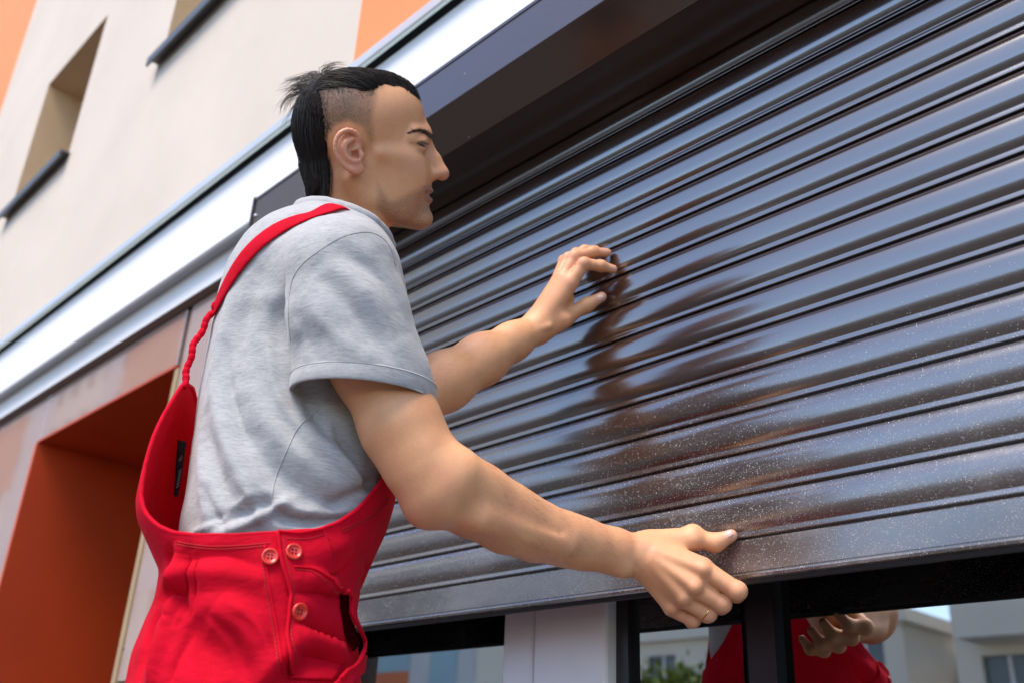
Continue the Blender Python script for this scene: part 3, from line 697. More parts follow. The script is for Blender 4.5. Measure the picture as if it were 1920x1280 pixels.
fiL = [([(1069, 533, -.066), (1095, 495, -.058), (1127, 499, -.034), (1150, 505, -.0155)], [.0112, .0096, .0084, .0066]),
       ([(1056, 521, -.070), (1078, 482, -.060), (1112, 473, -.034), (1139, 474, -.0150)], [.0108, .0096, .0084, .0066]),
       ([(1049, 521, -.062), (1066, 485, -.050), (1096, 470, -.028), (1118, 468, -.0150)], [.0102, .0090, .0080, .0064]),
       ([(1043, 527, -.052), (1057, 489, -.042), (1080, 474, -.025), (1098, 468, -.0145)], [.0092, .0080, .0070, .0056])]
thL = ([(1028, 610, -.072), (1060, 596, -.050), (1100, 572, -.030), (1128, 557, -.0175)], [.0150, .0122, .0106, .0080])
hand(ar, mcL, fiL, thL, WL)
ar.cone(at_y(1003, 622, -.097), at_y(1030, 612, -.083), .0035, .0025, .008)
AV, AF = ar.mesh((-1.32, -.75, .95), (-.40, .05, 1.80), .0021)
print('arm verts', len(AV))
atint = np.tile(SK, (len(AV), 1)); an = vnoise(AV, 60, 2)[:, None]
atint = atint * (1 + .05 * an)
def amix(c, r, col, w):
    global atint
    m = (w * np.exp(-((AV - c) ** 2).sum(1) / r ** 2))[:, None]; atint = atint * (1 - m) + np.asarray(col) * m
for ch, rr in fi + fiL:
    for q_ in ch[:2]: amix(at_y(*q_) if len(q_) == 3 else np.array(q_[:3]), .014, (.62, .27, .20), .55)
for q_ in (th[0][-1], thL[0][-1]) + tuple(c[0][-1] for c in fiL): amix(at_y(*q_), .012, (.68, .36, .30), .6)
amix(A(790, 958, 1, t=te)[0], .030, (.62, .27, .20), .6)
for pts_, w_ in (([(860, 935), (930, 985), (1010, 1015), (1090, 1035), (1150, 1050)], .0030), ([(1060, 1000), (1130, 1015), (1190, 1022), (1240, 1040)], .0026)):
    pl_ = np.array([A(x, y, 1, t=tt(x) - .036)[0] for x, y in pts_]); d_, _ = seg_dist(AV, catmull(pl_, 20)); m = (.28 * np.exp(-(d_ / (w_ * 2.2)) ** 2))[:, None]; atint = atint * (1 - m) + np.array([.50, .30, .215]) * m
big = vnoise(AV, 24, 31)[:, None]; atint = atint * (1 + .06 * big * np.array([.4, 1.0, 1.2]))
# torso core under the shirt (never seen, keeps the figure whole)
RB = nrm([.84, -.54, 0]); FB = np.array([-RB[1], RB[0], 0.])
ST = [(485, 1150, 1.195, .080, .125), (532, 940, 1.215, .085, .125), (550, 800, 1.25, .090, .13), (577, 660, 1.29, .10, .15), (590, 580, 1.32, .085, .125), (612, 510, 1.35, .04, .07)]
co = Fld(); cp = [at_t(x, y, t_) for x, y, t_, _, _ in ST]
for i in range(len(ST) - 1): co.cone(cp[i], cp[i + 1], ST[i][4] - .03, ST[i + 1][4] - .03, .05, flat=(FB, .62))
shR = at_t(645, 505, 1.17); neck_c = H0 + hl(634, 500) @ AX; shL = cp[4] - RB * .175 + np.array([0, 0, .05])
co.cone(cp[4], shR, .045, .035, .04); co.cone(cp[4], shL, .05, .04, .04); co.cone(cp[4], neck_c - np.array([0, 0, .03]), .05, .03, .03)
co.chain([shL, lerp(shL, EL, .5), EL], [.045, .043, .038], .03)
CV, CF = co.mesh((-1.5, -.9, .95), (-.5, .1, 1.75), .007)
ctint = np.tile(SK, (len(CV), 1))
BV = np.vstack([HW_, AV, CV]); BF = np.vstack([HF, AF + len(HV), CF + len(HV) + len(AV)])
body = qmesh('body', BV, BF, MAT['skin'], man, {'tint': np.vstack([tint, atint, ctint]), 'stub': np.concatenate([stub, np.zeros(len(AV) + len(CV))])})
# ---- eyes
b = NB('eyeball'); tc = b.n('ShaderNodeTexCoord'); sp = b.n('ShaderNodeVectorMath', operation='DISTANCE'); b.l(tc.outputs['Object'], sp.inputs[0]); sp.inputs[1].default_value = (0, 0, 1)
b.set(color=b.ramp(sp.outputs['Value'], [(0.0, (.005, .004, .004)), (.19, (.005, .004, .004)), (.20, (.06, .03, .012)), (.43, (.09, .045, .02)), (.45, (.02, .012, .01)), (.50, (.30, .24, .21))]).outputs[0], rough=.08)
gaze = nrm(nrm(at_y(1330, 900, 0) - H0) * .72 + NRM * .62)
for ec in EYE:
    bm = bmesh.new(); bmesh.ops.create_uvsphere(bm, u_segments=24, v_segments=16, radius=1); me = bpy.data.meshes.new('eye'); bm.to_mesh(me); bm.free()
    o = link('eye', me, b.m, man, True); w = Vector(ec @ AX + H0)
    rot = Vector(gaze).to_track_quat('Z', 'Y').to_matrix().to_4x4()
    o.matrix_parent_inverse = Matrix.Translation(-man.location); o.matrix_basis = Matrix.Translation(w) @ rot @ Matrix.Scale(.0124, 4)
# thumb nail and wedding ring
b = NB('nail'); b.set(color=(.70, .45, .38), rough=.25); MAT['nail'] = b.m
def nail_patch(pc, fwd, out, w, l):
    side = nrm(np.cross(fwd, out)); V = []; F = []
    for i in range(6):
        for k in range(7):
            u = i / 5 - .5; s_ = k / 6 * 2 - 1; ww = w * (1 - .25 * max(0, u) ** 2 * 4)
            V.append(pc + fwd * u * l + side * s_ * ww + out * (-(s_ ** 2) * w * .42 - (u * 1.5) ** 2 * .0012))
    for i in range(5):
        for k in range(6): F.append((i * 7 + k, i * 7 + k + 1, (i + 1) * 7 + k + 1, (i + 1) * 7 + k))
    o = pydata('nail', V, F, MAT['nail'], man, True); md = o.modifiers.new('s', 'SOLIDIFY'); md.thickness = .0006
tip = at_y(1371, 1003, -.0150); ip = at_y(1341, 1017, -.024); fw = nrm(tip - ip); ou = nrm(-ray(1366, 1000) + np.array([0, 0, .55])); ou = nrm(ou - fw * (ou @ fw))
nail_patch(lerp(ip, tip, .86) + ou * .0086, fw, ou, .0056, .0125)
tip = at_y(1128, 557, -.0175); ip = at_y(1100, 572, -.030); fw = nrm(tip - ip); ou = nrm(-ray(1120, 560) + np.array([0.5, 0, -.2])); ou = nrm(ou - fw * (ou @ fw))
nail_patch(lerp(ip, tip, .86) + ou * .0087, fw, ou, .0056, .012)
gold = NB('gold'); gold.set(color=(.85, .48, .16), metal=1.0, rough=.22)
ra = at_y(1281, 1122, -.058); rb = at_y(1328, 1149, -.030); dr = nrm(rb - ra); rc = lerp(ra, rb, .86); s1 = nrm(np.cross(dr, [0, 0, 1])); s2 = np.cross(dr, s1)
V, F = tube([rc + (s1 * math.cos(a) + s2 * math.sin(a)) * .01035 for a in np.linspace(0, 2 * math.pi, 41)], .00115, 8, cap=False)
ring = pydata('finger_ring', V, F, gold.m, None, True); ring.location = (0, 0, 0)
tag(ring, 'thin gold ring on the finger of the hand holding the bottom bar', 'ring')
# ---- T-shirt
def knit():
    b = NB('grey_jersey'); at = b.n('ShaderNodeAttribute', attribute_name='warp'); 
    mp = b.n('ShaderNodeMapping'); mp.inputs['Scale'].default_value = (1, 1, 7); b.l(at.outputs['Vector'], mp.inputs[0])
    n1 = b.n('ShaderNodeTexNoise', Scale=95.0, Detail=5.0, Roughness=.75); b.l(mp.outputs[0], n1.inputs[0])
    n2 = b.tex(900, 2); n3 = b.tex(14, 4)
    c = b.ramp(n1.outputs[0], [(.30, (.255, .252, .258)), (.48, (.36, .358, .364)), (.70, (.46, .458, .462))]).outputs[0]
    c = b.mix(.35, c, b.ramp(n3.outputs[0], [(.3, (.90, .90, .92)), (.7, (1, 1, 1))]).outputs[0], 'MULTIPLY')
    b.set(color=c, rough=.95, sheen=.25); nb_ = b.bump(n2.outputs[0], .35, .0008); n4 = b.tex(26, 6, .55, stretch=(1, 1, 1.6)); b.bump(n4.outputs[0], .28, .006, nb_); return b.m
MAT['jersey'] = knit()
TS = [(490, 1200, 1.215, .085, .118), (500, 1100, 1.212, .098, .128), (515, 1030, 1.215, .112, .138), (537, 940, 1.225, .116, .142), (556, 800, 1.265, .122, .150), (582, 660, 1.305, .128, .158), (592, 570, 1.33, .124, .164), (602, 505, 1.348, .108, .152), (612, 468, 1.355, .088, .118), (626, 438, 1.362, .068, .080), (640, 405, 1.37, .057, .060), (650, 370, 1.38, .054, .056)]
tp = np.array([at_t(x, y, t_) for x, y, t_, _, _ in TS]); o_ = np.argsort(tp[:, 2]); tz = tp[o_, 2]; ta = np.array([q[3] for q in TS])[o_]; tb = np.array([q[4] for q in TS])[o_]; txy = tp[o_]
def pchip(x, xp, fp): return np.interp(x, xp, fp)
zf = np.linspace(tz[0], tz[-1], 120)
def smoothcol(v):
    y = np.interp(zf, tz, v); k = np.hanning(13); k /= k.sum(); yp = np.pad(y, 6, mode='edge'); return np.convolve(yp, k, 'valid')
cxs, cys, cas, cbs = smoothcol(txy[:, 0]), smoothcol(txy[:, 1]), smoothcol(ta), smoothcol(tb)
def torso(P):
    z = P[..., 2]; cx_, cy_ = np.interp(z, zf, cxs), np.interp(z, zf, cys); a_ = np.interp(z, zf, cas); b_ = np.interp(z, zf, cbs)
    dx = P[..., 0] - cx_; dy = P[..., 1] - cy_; f_ = dx * FB[0] + dy * FB[1]; r_ = dx * RB[0] + dy * RB[1]
    q = ((np.abs(f_) / a_) ** 2.3 + (np.abs(r_) / b_) ** 2.3) ** (1 / 2.3)
    return np.maximum((q - 1) * np.minimum(a_, b_), z - zf[-1])
sh = Fld(); sh.fn(torso, .03, txy[len(txy) // 2], .75)
s0 = at_t(640, 508, 1.165); s1_ = at_t(656, 610, 1.14); s2_ = at_t(680, 720, 1.125); s3_ = at_t(696, 795, 1.115)
sh.ell(s0, (.066, .066, .066), .035)
SLe = lerp(shL, EL, .5); sh.ell(shL, (.07, .07, .07), .045)
SV, SF = sh.mesh((-1.5, -.95, .93), (-.45, .12, 1.78), .0034)
sl_ = Fld(); sl_.chain([s0, s1_, s2_, s3_], [.0675, .068, .075, .077], .02)
lo_b = np.minimum(s0, s3_) - .11; hi_b = np.maximum(s0, s3_) + .11; EV, EF = sl_.mesh(lo_b, hi_b, .0030)
s2l = Fld(); s2l.chain([shL, SLe], [.072, .075], .02); GV, GF = s2l.mesh(np.minimum(shL, SLe) - .1, np.maximum(shL, SLe) + .1, .006)
# cuts: collar ring, sleeve hems, bottom
def pl3(a, b_, c): n_ = nrm(np.cross(b_ - a, c - a)); return a, n_
hw = lambda px, py, v=0.: hl(px, py, v) @ AX + H0
ca, cn = pl3(hw(566, 422), hw(728, 498), hw(652, 428, .062)); cn = cn if cn[2] > 0 else -cn
e0 = at_t(552, 742, 1.15); e1 = at_t(802, 756, 1.12); dn = nrm(nrm(e1 - e0)); dd_ = nrm(RB + np.array([0, 0, -.12])); hn = nrm(np.cross(dn, dd_)); hn = hn if hn[2] < 0 else -hn
lh = nrm(SLe - shL)
def cut(V, F, cf, n_):
    c = cf(V); F = F[(c[F] < 0).any(1)]; V = np.where((c > 0)[:, None], V - n_ * np.clip(c, 0, .02)[:, None], V)
    us = np.unique(F); rm = -np.ones(len(V), int); rm[us] = np.arange(len(us)); return V[us], rm[F]
SV, SF = cut(SV, SF, lambda P: np.where(np.linalg.norm(P - hw(645, 440), axis=1) < .16, (P - ca) @ cn, -1.0), cn)
SV, SF = cut(SV, SF, lambda P: 1.03 - P[:, 2], np.array([0, 0, -1.]))
EV, EF = cut(EV, EF, lambda P: (P - e0) @ hn, hn)
GV, GF = cut(GV, GF, lambda P: (P - SLe) @ lh + .01, lh)
def flat_in(V, F, fld, dep):       # drop faces buried well inside the torso cloth
    k_ = fld.ev(V) < -dep; F = F[~k_[F].all(1)]; us = np.unique(F); rm = -np.ones(len(V), int); rm[us] = np.arange(len(us)); return V[us], rm[F]
EV, EF = flat_in(EV, EF, sh, .012); GV, GF = flat_in(GV, GF, sh, .012)
def bvh_of(V, F): return BVHTree.FromPolygons([tuple(q) for q in V], [tuple(q) for q in F.tolist()])
def cast(bv, px, py, off=0.0):
    r_ = ray(px, py); h = bv.ray_cast(Vector(CAM), Vector(r_))
    if h[0] is None:
        return None
    n_ = np.array(h[1]); n_ = n_ if n_ @ r_ < 0 else -n_
    return np.array(h[0]) + n_ * off, n_
def cast_line(bv, pts, n=24, off=0.0):
    out = []; nn = []
    for x, y in catmull(pts, n):
        c = cast(bv, x, y, off)
        if c is not None: out.append(c[0]); nn.append(c[1])
    return np.array(out), np.array(nn)
def folds(V, F, bv, table, gain=1.35):
    N = vnormals(V, F); D = np.zeros(len(V))
    for pts, w, hgt in table:
        L, _ = cast_line(bv, pts, 16)
        if len(L) < 2: continue
        bb0, bb1 = L.min(0) - 4 * w, L.max(0) + 4 * w; m = np.where(((V > bb0) & (V < bb1)).all(1))[0]
        if not len(m): continue
        d, fr = seg_dist(V[m], L); g = gain * hgt * np.exp(-(d / w) ** 2) * np.clip(np.sin(np.pi * np.clip(fr, .04, .96)) ** .6, 0, 1)
        D[m] += g
    return V + N * D[:, None]
SF = np.vstack([SF, EF + len(SV), GF + len(SV) + len(EV)]); nT = len(SV); SV = np.vstack([SV, EV, GV])
sbv = bvh_of(SV, SF)
SFOLD = [([(360, 1000), (410, 975), (470, 930)], .005, .005), ([(380, 985), (430, 960), (470, 945)], .004, -.004), ([(560, 1000), (620, 985), (680, 955)], .005, .005), ([(600, 960), (650, 930), (700, 900)], .006, -.005), ([(380, 900), (400, 960), (430, 1000)], .005, -.004), ([(450, 900), (480, 950), (500, 1000)], .006, .004), ([(610, 770), (640, 840), (690, 900)], .005, .004), ([(420, 640), (430, 740), (460, 840)], .006, -.004), ([(500, 640), (520, 740), (580, 830)], .006, .004), ([(556, 650), (560, 700), (600, 790), (690, 880)], .014, -.010), ([(548, 720), (600, 830), (700, 915)], .012, .006),
         ([(470, 700), (500, 790), (590, 880), (690, 945)], .013, .005), ([(430, 730), (470, 830), (560, 920), (660, 960)], .012, -.006),
         ([(400, 700), (420, 820), (470, 910), (520, 940)], .012, .006), ([(385, 780), (405, 880), (440, 950)], .010, -.005),
         ([(372, 830), (385, 930), (400, 990)], .010, .005), ([(390, 1003), (450, 985), (520, 950), (560, 925)], .007, .006), ([(400, 980), (460, 962), (520, 930)], .007, -.005),
         ([(500, 945), (545, 975), (620, 978), (700, 962)], .006, -.009), ([(510, 930), (560, 955), (640, 960), (700, 945)], .008, .006), ([(520, 985), (600, 990), (690, 980)], .006, .006),
         ([(640, 820), (680, 890), (705, 930)], .008, -.006), ([(600, 800), (650, 880), (690, 940)], .008, .006),
         ([(540, 560), (520, 610), (530, 660)], .012, -.004), ([(560, 580), (500, 560), (440, 560)], .014, .003),
         ([(600, 480), (680, 545), (752, 640)], .011, .0032), ([(590, 510), (670, 590), (745, 690)], .010, -.0035), ([(630, 460), (710, 520), (748, 580)], .010, -.003), ([(570, 560), (640, 640), (720, 712)], .011, .003),
         ([(560, 600), (600, 680), (640, 714)], .010, -.003), ([(480, 520), (450, 620), (440, 700)], .016, -.004), ([(430, 560), (410, 660), (400, 740)], .013, .004)]
SB = SV.copy(); SV = folds(SV, SF, sbv, SFOLD)
SN = vnormals(SV, SF); SV = SV + SN * (.0016 * vnoise(SV, 20, 4) + .0009 * vnoise(SV, 55, 6))[:, None]
wh_ = np.ones(len(SV)); wh_[nT:nT + len(EV)] = smooth01(-((EV - e0) @ hn) / .05); SV = SB + (SV - SB) * wh_[:, None]      # the hem itself hangs clean
warp = np.stack([(SV - tp[4]) @ FB, (SV - tp[4]) @ RB, SV[:, 2]], 1)
shirt = qmesh('t_shirt', SV, SF, MAT['jersey'], man, {'warp': warp})
md = shirt.modifiers.new('thick', 'SOLIDIFY'); md.thickness = .0014; md.offset = -1
sbv = bvh_of(SV, SF)
# seams, hem fold and collar rib
seam_m = plain('seam_thread', (.22, .22, .23), .9); rib_m = MAT['jersey']
def strip(name, pts_px, rad, mat, parent, off=.0005, n=40):
    L, N_ = cast_line(sbv if parent is shirt else obv, pts_px, n, off)
    if len(L) < 3: return
    V, F = tube(L, rad, 6); return pydata(name, V, F, mat, parent, True)
strip('shoulder_seam', [(742, 500), (730, 462), (708, 441), (680, 436), (640, 446), (600, 470), (568, 495), (549, 524), (542, 560), (541, 600), (545, 640)], .0007, seam_m, shirt, -.0002)
strip('side_seam', [(600, 765), (560, 800), (535, 850), (515, 900), (508, 945)], .0007, rib_m, shirt, .0001)
def edge_loop(V, F, test):
    """ordered boundary vertices that satisfy test"""
    e = {}; 
    for q in F:
        for k in range(4):
            a_, b_ = int(q[k]), int(q[(k + 1) % 4]); key = (min(a_, b_), max(a_, b_)); e[key] = e.get(key, 0) + 1
    adj = {}
    for (a_, b_), c in e.items():
        if c == 1 and test[a_] and test[b_]: adj.setdefault(a_, []).append(b_); adj.setdefault(b_, []).append(a_)
    best = []
    seen = set()
    for s_ in adj:
        if s_ in seen: continue
        loop = [s_]; seen.add(s_); cur = s_
        while True:
            nx = [q for q in adj[cur] if q not in seen]
            if not nx: break
            cur = nx[0]; seen.add(cur); loop.append(cur)
        if len(loop) > len(best): best = loop
    return best
near_c = (np.arange(len(SV)) < nT) & (np.linalg.norm(SV - hw(645, 440), axis=1) < .14) & (np.abs((SV - ca) @ cn) < .006)
lp = edge_loop(SV, SF, near_c)
if len(lp) > 10:
    L = SV[lp]; k = np.hanning(9); k /= k.sum(); L = np.stack([np.convolve(np.concatenate([L[-4:, i], L[:, i], L[:4, i]]), k, 'valid') for i in range(3)], 1)
    L = np.vstack([L, L[:1]]); V, F = tube(L, .0036, 8, flat=([cn * 1.0 for _ in L], 2.2)); pydata('collar', V, F, rib_m, shirt, True)
# turned-up sleeve hem: a band along the opening
axh = nrm(s3_ - s1_); cc_ = s1_ + axh * (((e0 - s1_) @ hn) / (axh @ hn)); h1 = nrm(dn - hn * (dn @ hn)); h2 = np.cross(hn, h1); HL = []
for a_ in np.linspace(0, 2 * math.pi, 90, endpoint=False):
    d_ = h1 * math.cos(a_) + h2 * math.sin(a_); lo2, hi2 = 0.0, .14
    for _ in range(26):
        md_ = (lo2 + hi2) / 2
        if sl_.ev((cc_ + d_ * md_ - hn * .0095)[None])[0] < 0: lo2 = md_
        else: hi2 = md_
    HL.append((cc_ + d_ * lo2 - hn * .0095, torso((cc_ + d_ * lo2)[None])[0] > -.002))
st_ = [i for i in range(90) if HL[i][1] and not HL[i - 1][1]]; st_ = st_[0] if st_ else 0
L = [HL[(st_ + i) % 90] for i in range(90)]; L = np.array([p for p, ok in L if ok])
V, F = tube(L, .0017, 16, flat=([hn for _ in L], 5.8)); pydata('sleeve_hem', V, F, rib_m, shirt, True).data.attributes.new('warp', 'FLOAT_COLOR', 'POINT')
wv = shirt.parent and np.array(V); me_ = [c_ for c_ in shirt.children if c_.name.startswith('sleeve_hem')][0].data
c4 = np.ones((len(V), 4), np.float32); c4[:, :3] = np.stack([(wv - tp[4]) @ FB, (wv - tp[4]) @ RB, wv[:, 2]], 1); me_.attributes['warp'].data.foreach_set('color', c4.ravel())
for off_ in (.0176, .0150):
    Ls = []
    for q_ in L:
        d_ = nrm(q_ - cc_ - hn * ((q_ - cc_) @ hn)); Ls.append(q_ - hn * (off_ - .0095) + d_ * .0010)
    V, F = tube(np.array(Ls), .00045, 6); pydata('hem_stitch', V, F, seam_m, shirt, True)
# ---- red bib overalls
rg0 = np.random.default_rng(3)
def cotton(name, col, dark):
    b = NB(name); n1 = b.tex(30, 5); n2 = b.tex(1100, 2); n3 = b.tex(5, 3)
    c = b.ramp(n1.outputs[0], [(.3, dark), (.7, col)]).outputs[0]
    b.set(color=c, rough=.85, spec=.15, sheen=.06, **{'Sheen Roughness': .4}); b.b.inputs['Sheen Tint'].default_value = (1, .2, .3, 1)
    nb_ = b.bump(n2.outputs[0], .25, .0006); n4 = b.tex(34, 7, .6, stretch=(1, 1, 1.8)); b.bump(n4.outputs[0], .42, .006, nb_)
    tl = b.n('ShaderNodeBsdfTranslucent'); b.l(c, tl.inputs[0]); mx = b.n('ShaderNodeMixShader'); mx.inputs[0].default_value = .34; b.l(b.b.outputs[0], mx.inputs[1]); b.l(tl.outputs[0], mx.inputs[2]); b.l(mx.outputs[0], b.out.inputs[0])
    return b.m
MAT['red'] = cotton('red_cotton', (.80, .004, .030), (.68, .003, .022))
MAT['red_button'] = plain('red_button', (.62, .03, .02), .28, .06, 40)
C0 = at_t(500, 1040, 1.20)                       # body centre line near the waist
def on_r(px, py, r):
    """sight line meets the upright plane r metres to his right of the centre line: (forward, height)"""
    d = ray(px, py); t_ = (C0 @ RB + r - CAM @ RB) / (d @ RB); p = CAM + d * t_
    return (p - C0) @ FB, p[2]
back = [on_r(x, y, .06) for x, y in ((322, 700), (300, 770), (290, 830), (284, 900), (284, 960), (294, 1030), (300, 1070), (292, 1110), (276, 1160), (252, 1220), (238, 1280), (225, 1340))]
front = [on_r(x, y, .03) for x, y in ((770, 800), (752, 860), (744, 900), (740, 935), (725, 985), (700, 1040), (674, 1098), (664, 1150), (667, 1195), (673, 1225), (680, 1290), (684, 1350))]
def prep(L):
    L = sorted(L, key=lambda q: q[1]); z = np.array([q[1] for q in L]); f_ = np.array([q[0] for q in L]); zz = np.linspace(z[0], z[-1], 160); y = np.interp(zz, z, f_)
    k = np.hanning(9); k /= k.sum(); y = np.convolve(np.pad(y, 4, mode='edge'), k, 'valid'); return zz, y
fz, ff = prep(front)
# rim on his right: (px, py, r) -> forward, right, height
RIM = [(756, 868, .055), (742, 884, .085), (725, 915, .11), (690, 955, .135), (650, 976, .148), (600, 992, .153), (520, 1001, .157), (440, 1008, .158), (380, 1008, .155), (330, 1000, .148), (295, 985, .138), (272, 960, .126), (264, 925, .116), (270, 880, .105), (285, 825, .092), (305, 780, .078), (328, 742, .062), (345, 716, .048)]
rim3 = [(*on_r(x, y, r), r) for x, y, r in RIM]
def bw(z): return np.interp(z, [.80, .95, 1.02, 1.10, 1.16, 1.25, 1.40], [.172, .178, .176, .166, .160, .152, .120])
def pw(z): return np.interp(z, [1.04, 1.13], [2.2, 4.2])
def back_of(f_, z, r):
    g_ = (1 - min(.97, abs(r) / bw(z)) ** pw(z)) ** (1 / pw(z)); f1 = np.interp(z, fz, ff); return (2 * f_ - f1 * (1 - g_)) / (1 + g_)
bz, bf = prep([(back_of(f_, z, .06), z) for f_, z in back if z < 1.08] + [(back_of(f_, z, r), z) for f_, z, r in rim3[-7:]] + [(back_of(rim3[-1][0] + .012, rim3[-1][1] + .04, .03), rim3[-1][1] + .04)])
def fb(z): return np.interp(z, fz, ff), np.interp(z, bz, bf)
def ang(f_, r, z):
    f1, b1 = fb(z); mid = (f1 + b1) / 2; hf = (f1 - b1) / 2; return math.atan2(r / bw(z), (f_ - mid) / hf)   # same ray from the middle as the section uses
ra_ = sorted([(ang(f_, r, z), z) for f_, z, r in rim3])
rz_top = max(q[1] for q in ra_); print('rim', [(round(math.degrees(a_)), round(z, 3)) for a_, z in ra_])
pa = np.array([0.0] + [q[0] for q in ra_] + [math.pi]); pz = np.array([ra_[0][1] + .02] + [q[1] for q in ra_] + [ra_[-1][1] + .012])
NP, NR = 400, 150; ZLOW = .84
phi = np.linspace(-math.pi, math.pi, NP, endpoint=False)
top = np.interp(np.where(phi < 0, np.minimum(math.pi, np.abs(phi) + .42 * (phi < -1.2)), phi), pa, pz); k = np.hanning(9); k /= k.sum(); top = np.convolve(np.concatenate([top[-4:], top, top[:4]]), k, 'valid')
OV = np.zeros((NR, NP, 3))
for i in range(NR):
    s_ = (i / (NR - 1)) ** 1.15; z = top * (1 - s_) + ZLOW * s_
    f1, b1 = np.interp(z, fz, ff), np.interp(z, bz, bf); mid = (f1 + b1) / 2; hf = (f1 - b1) / 2
    c_, s2 = np.cos(phi), np.sin(phi); pe = np.where(c_ < 0, pw(z), 2.2); nn_ = (np.abs(c_) ** pe + np.abs(s2) ** pe) ** (1 / pe)
    fq = mid + hf * c_ / nn_; rq = bw(z) * s2 / nn_
    OV[i] = C0 * np.array([1, 1, 0]) + fq[:, None] * FB + rq[:, None] * RB + z[:, None] * np.array([0, 0, 1.])
OV = OV.reshape(-1, 3); ii, kk = np.meshgrid(np.arange(NR - 1), np.arange(NP), indexing='ij'); a_ = ii * NP + kk; b_ = ii * NP + (kk + 1) % NP
OF = np.stack([a_, a_ + NP, b_ + NP, b_], -1).reshape(-1, 4)
n_ = vnormals(OV, OF); 
if (n_ * (OV - C0 * np.array([1, 1, 0]) - OV[:, 2:3] * np.array([0, 0, 1.]))).sum() < 0: OF = OF[:, ::-1].copy()
obv = bvh_of(OV, OF)
OFOLD = [([(330, 1040), (322, 1100), (304, 1170)], .0030, -.0030), ([(352, 1045), (344, 1110), (325, 1180)], .0030, .0026), ([(372, 1040), (372, 1090), (360, 1140)], .0030, -.0026), ([(560, 1172), (605, 1186), (648, 1206)], .0035, -.0032), ([(552, 1210), (600, 1212), (640, 1234)], .0035, .0028), ([(565, 1098), (602, 1100), (632, 1112)], .0035, .0026), ([(390, 1150), (440, 1200), (470, 1270)], .005, -.003), ([(430, 1130), (480, 1170), (510, 1240)], .005, .003), ([(350, 1180), (330, 1240), (318, 1290)], .004, -.003), ([(660, 1040), (640, 1070), (600, 1085)], .004, -.003), ([(310, 1090), (345, 1075), (420, 1060)], .008, .004), ([(300, 1120), (330, 1110), (350, 1150)], .007, -.005), ([(325, 1030), (318, 1090), (300, 1150)], .006, -.006), ([(340, 1030), (335, 1100), (318, 1160)], .006, .005), ([(360, 1030), (350, 1100), (330, 1160)], .006, -.004),
         ([(300, 1130), (275, 1200), (262, 1270)], .008, -.006), ([(320, 1150), (300, 1220), (285, 1290)], .008, .005), ([(345, 1160), (380, 1230), (400, 1290)], .016, -.006), ([(400, 1130), (460, 1180), (520, 1290)], .018, .006),
         ([(380, 1180), (440, 1240), (480, 1290)], .014, -.004), ([(560, 1085), (600, 1090), (635, 1105)], .008, .004), ([(548, 1115), (590, 1105), (632, 1118)], .006, -.004),
         ([(560, 1165), (600, 1180), (645, 1200)], .008, -.005), ([(556, 1190), (600, 1200), (640, 1225)], .008, .005), ([(550, 1225), (600, 1222), (630, 1245)], .008, -.005), ([(470, 1290), (530, 1230), (560, 1200)], .012, .005), ([(520, 1290), (570, 1245), (620, 1240)], .010, -.005),
         ([(360, 1060), (420, 1045), (500, 1070)], .010, -.003), ([(370, 1090), (430, 1075), (500, 1100)], .010, .003), ([(560, 1040), (620, 1030), (690, 1000)], .012, .003), ([(660, 1010), (690, 1060), (668, 1100)], .010, -.004)]
OV = folds(OV, OF, obv, OFOLD, 1.9)
N_ = vnormals(OV, OF); OV = OV + N_ * (.0028 * vnoise(OV, 14, 9) + .0014 * vnoise(OV, 34, 7))[:, None] * np.clip((1.2 - OV[:, 2]) * 8, .25, 1)[:, None]
# the two trouser legs below the seat
LV = []; LF = []
cen = C0 * np.array([1, 1, 0]) + FB * ((np.interp(.9, fz, ff) + np.interp(.9, bz, bf)) / 2)
shoes = []
for s_ in (1, -1):
    p0 = cen + RB * s_ * .088; foot = p0 + FB * .02
    V, F = tube([p0 + np.array([0, 0, .90]), p0 + np.array([0, 0, .70]), lerp(p0, foot, .5) + FB * .01 + np.array([0, 0, .48]), foot + np.array([0, 0, .25]), foot + np.array([0, 0, .055])], [.088, .092, .080, .075, .082], 40, cap=True)
    n0 = len(LV); LV += list(V); LF += [tuple(q + n0 for q in f_) for f_ in F]; shoes.append(foot)
me_v = [tuple(q) for q in OV] + [tuple(q) for q in LV]; me_f = [tuple(q) for q in OF.tolist()] + [tuple(q + len(OV) for q in f_) for f_ in LF]
ov = pydata('overalls', me_v, me_f, MAT['red'], man, True)
md = ov.modifiers.new('thick', 'SOLIDIFY'); md.thickness = .0022; md.offset = 1
obv = bvh_of(OV + vnormals(OV, OF) * .0022, OF)
for p in shoes:
    f_ = Fld(); q = p + np.array([0, 0, .045]); f_.cone(q - FB * .03, q + FB * .13, .045, .038, .02, flat=((0, 0, 1), .95)); f_.cone(q - FB * .03, q - FB * .02 + np.array([0, 0, .06]), .044, .046, .03)
    f_.fn(lambda P: .004 - P[..., 2], .006, p, 9, 'x'); V, F = f_.mesh(p - np.array([.3, .3, .02]), p + np.array([.3, .3, .25]), .006); qmesh('shoe', V, F, MAT['anthracite'], man)
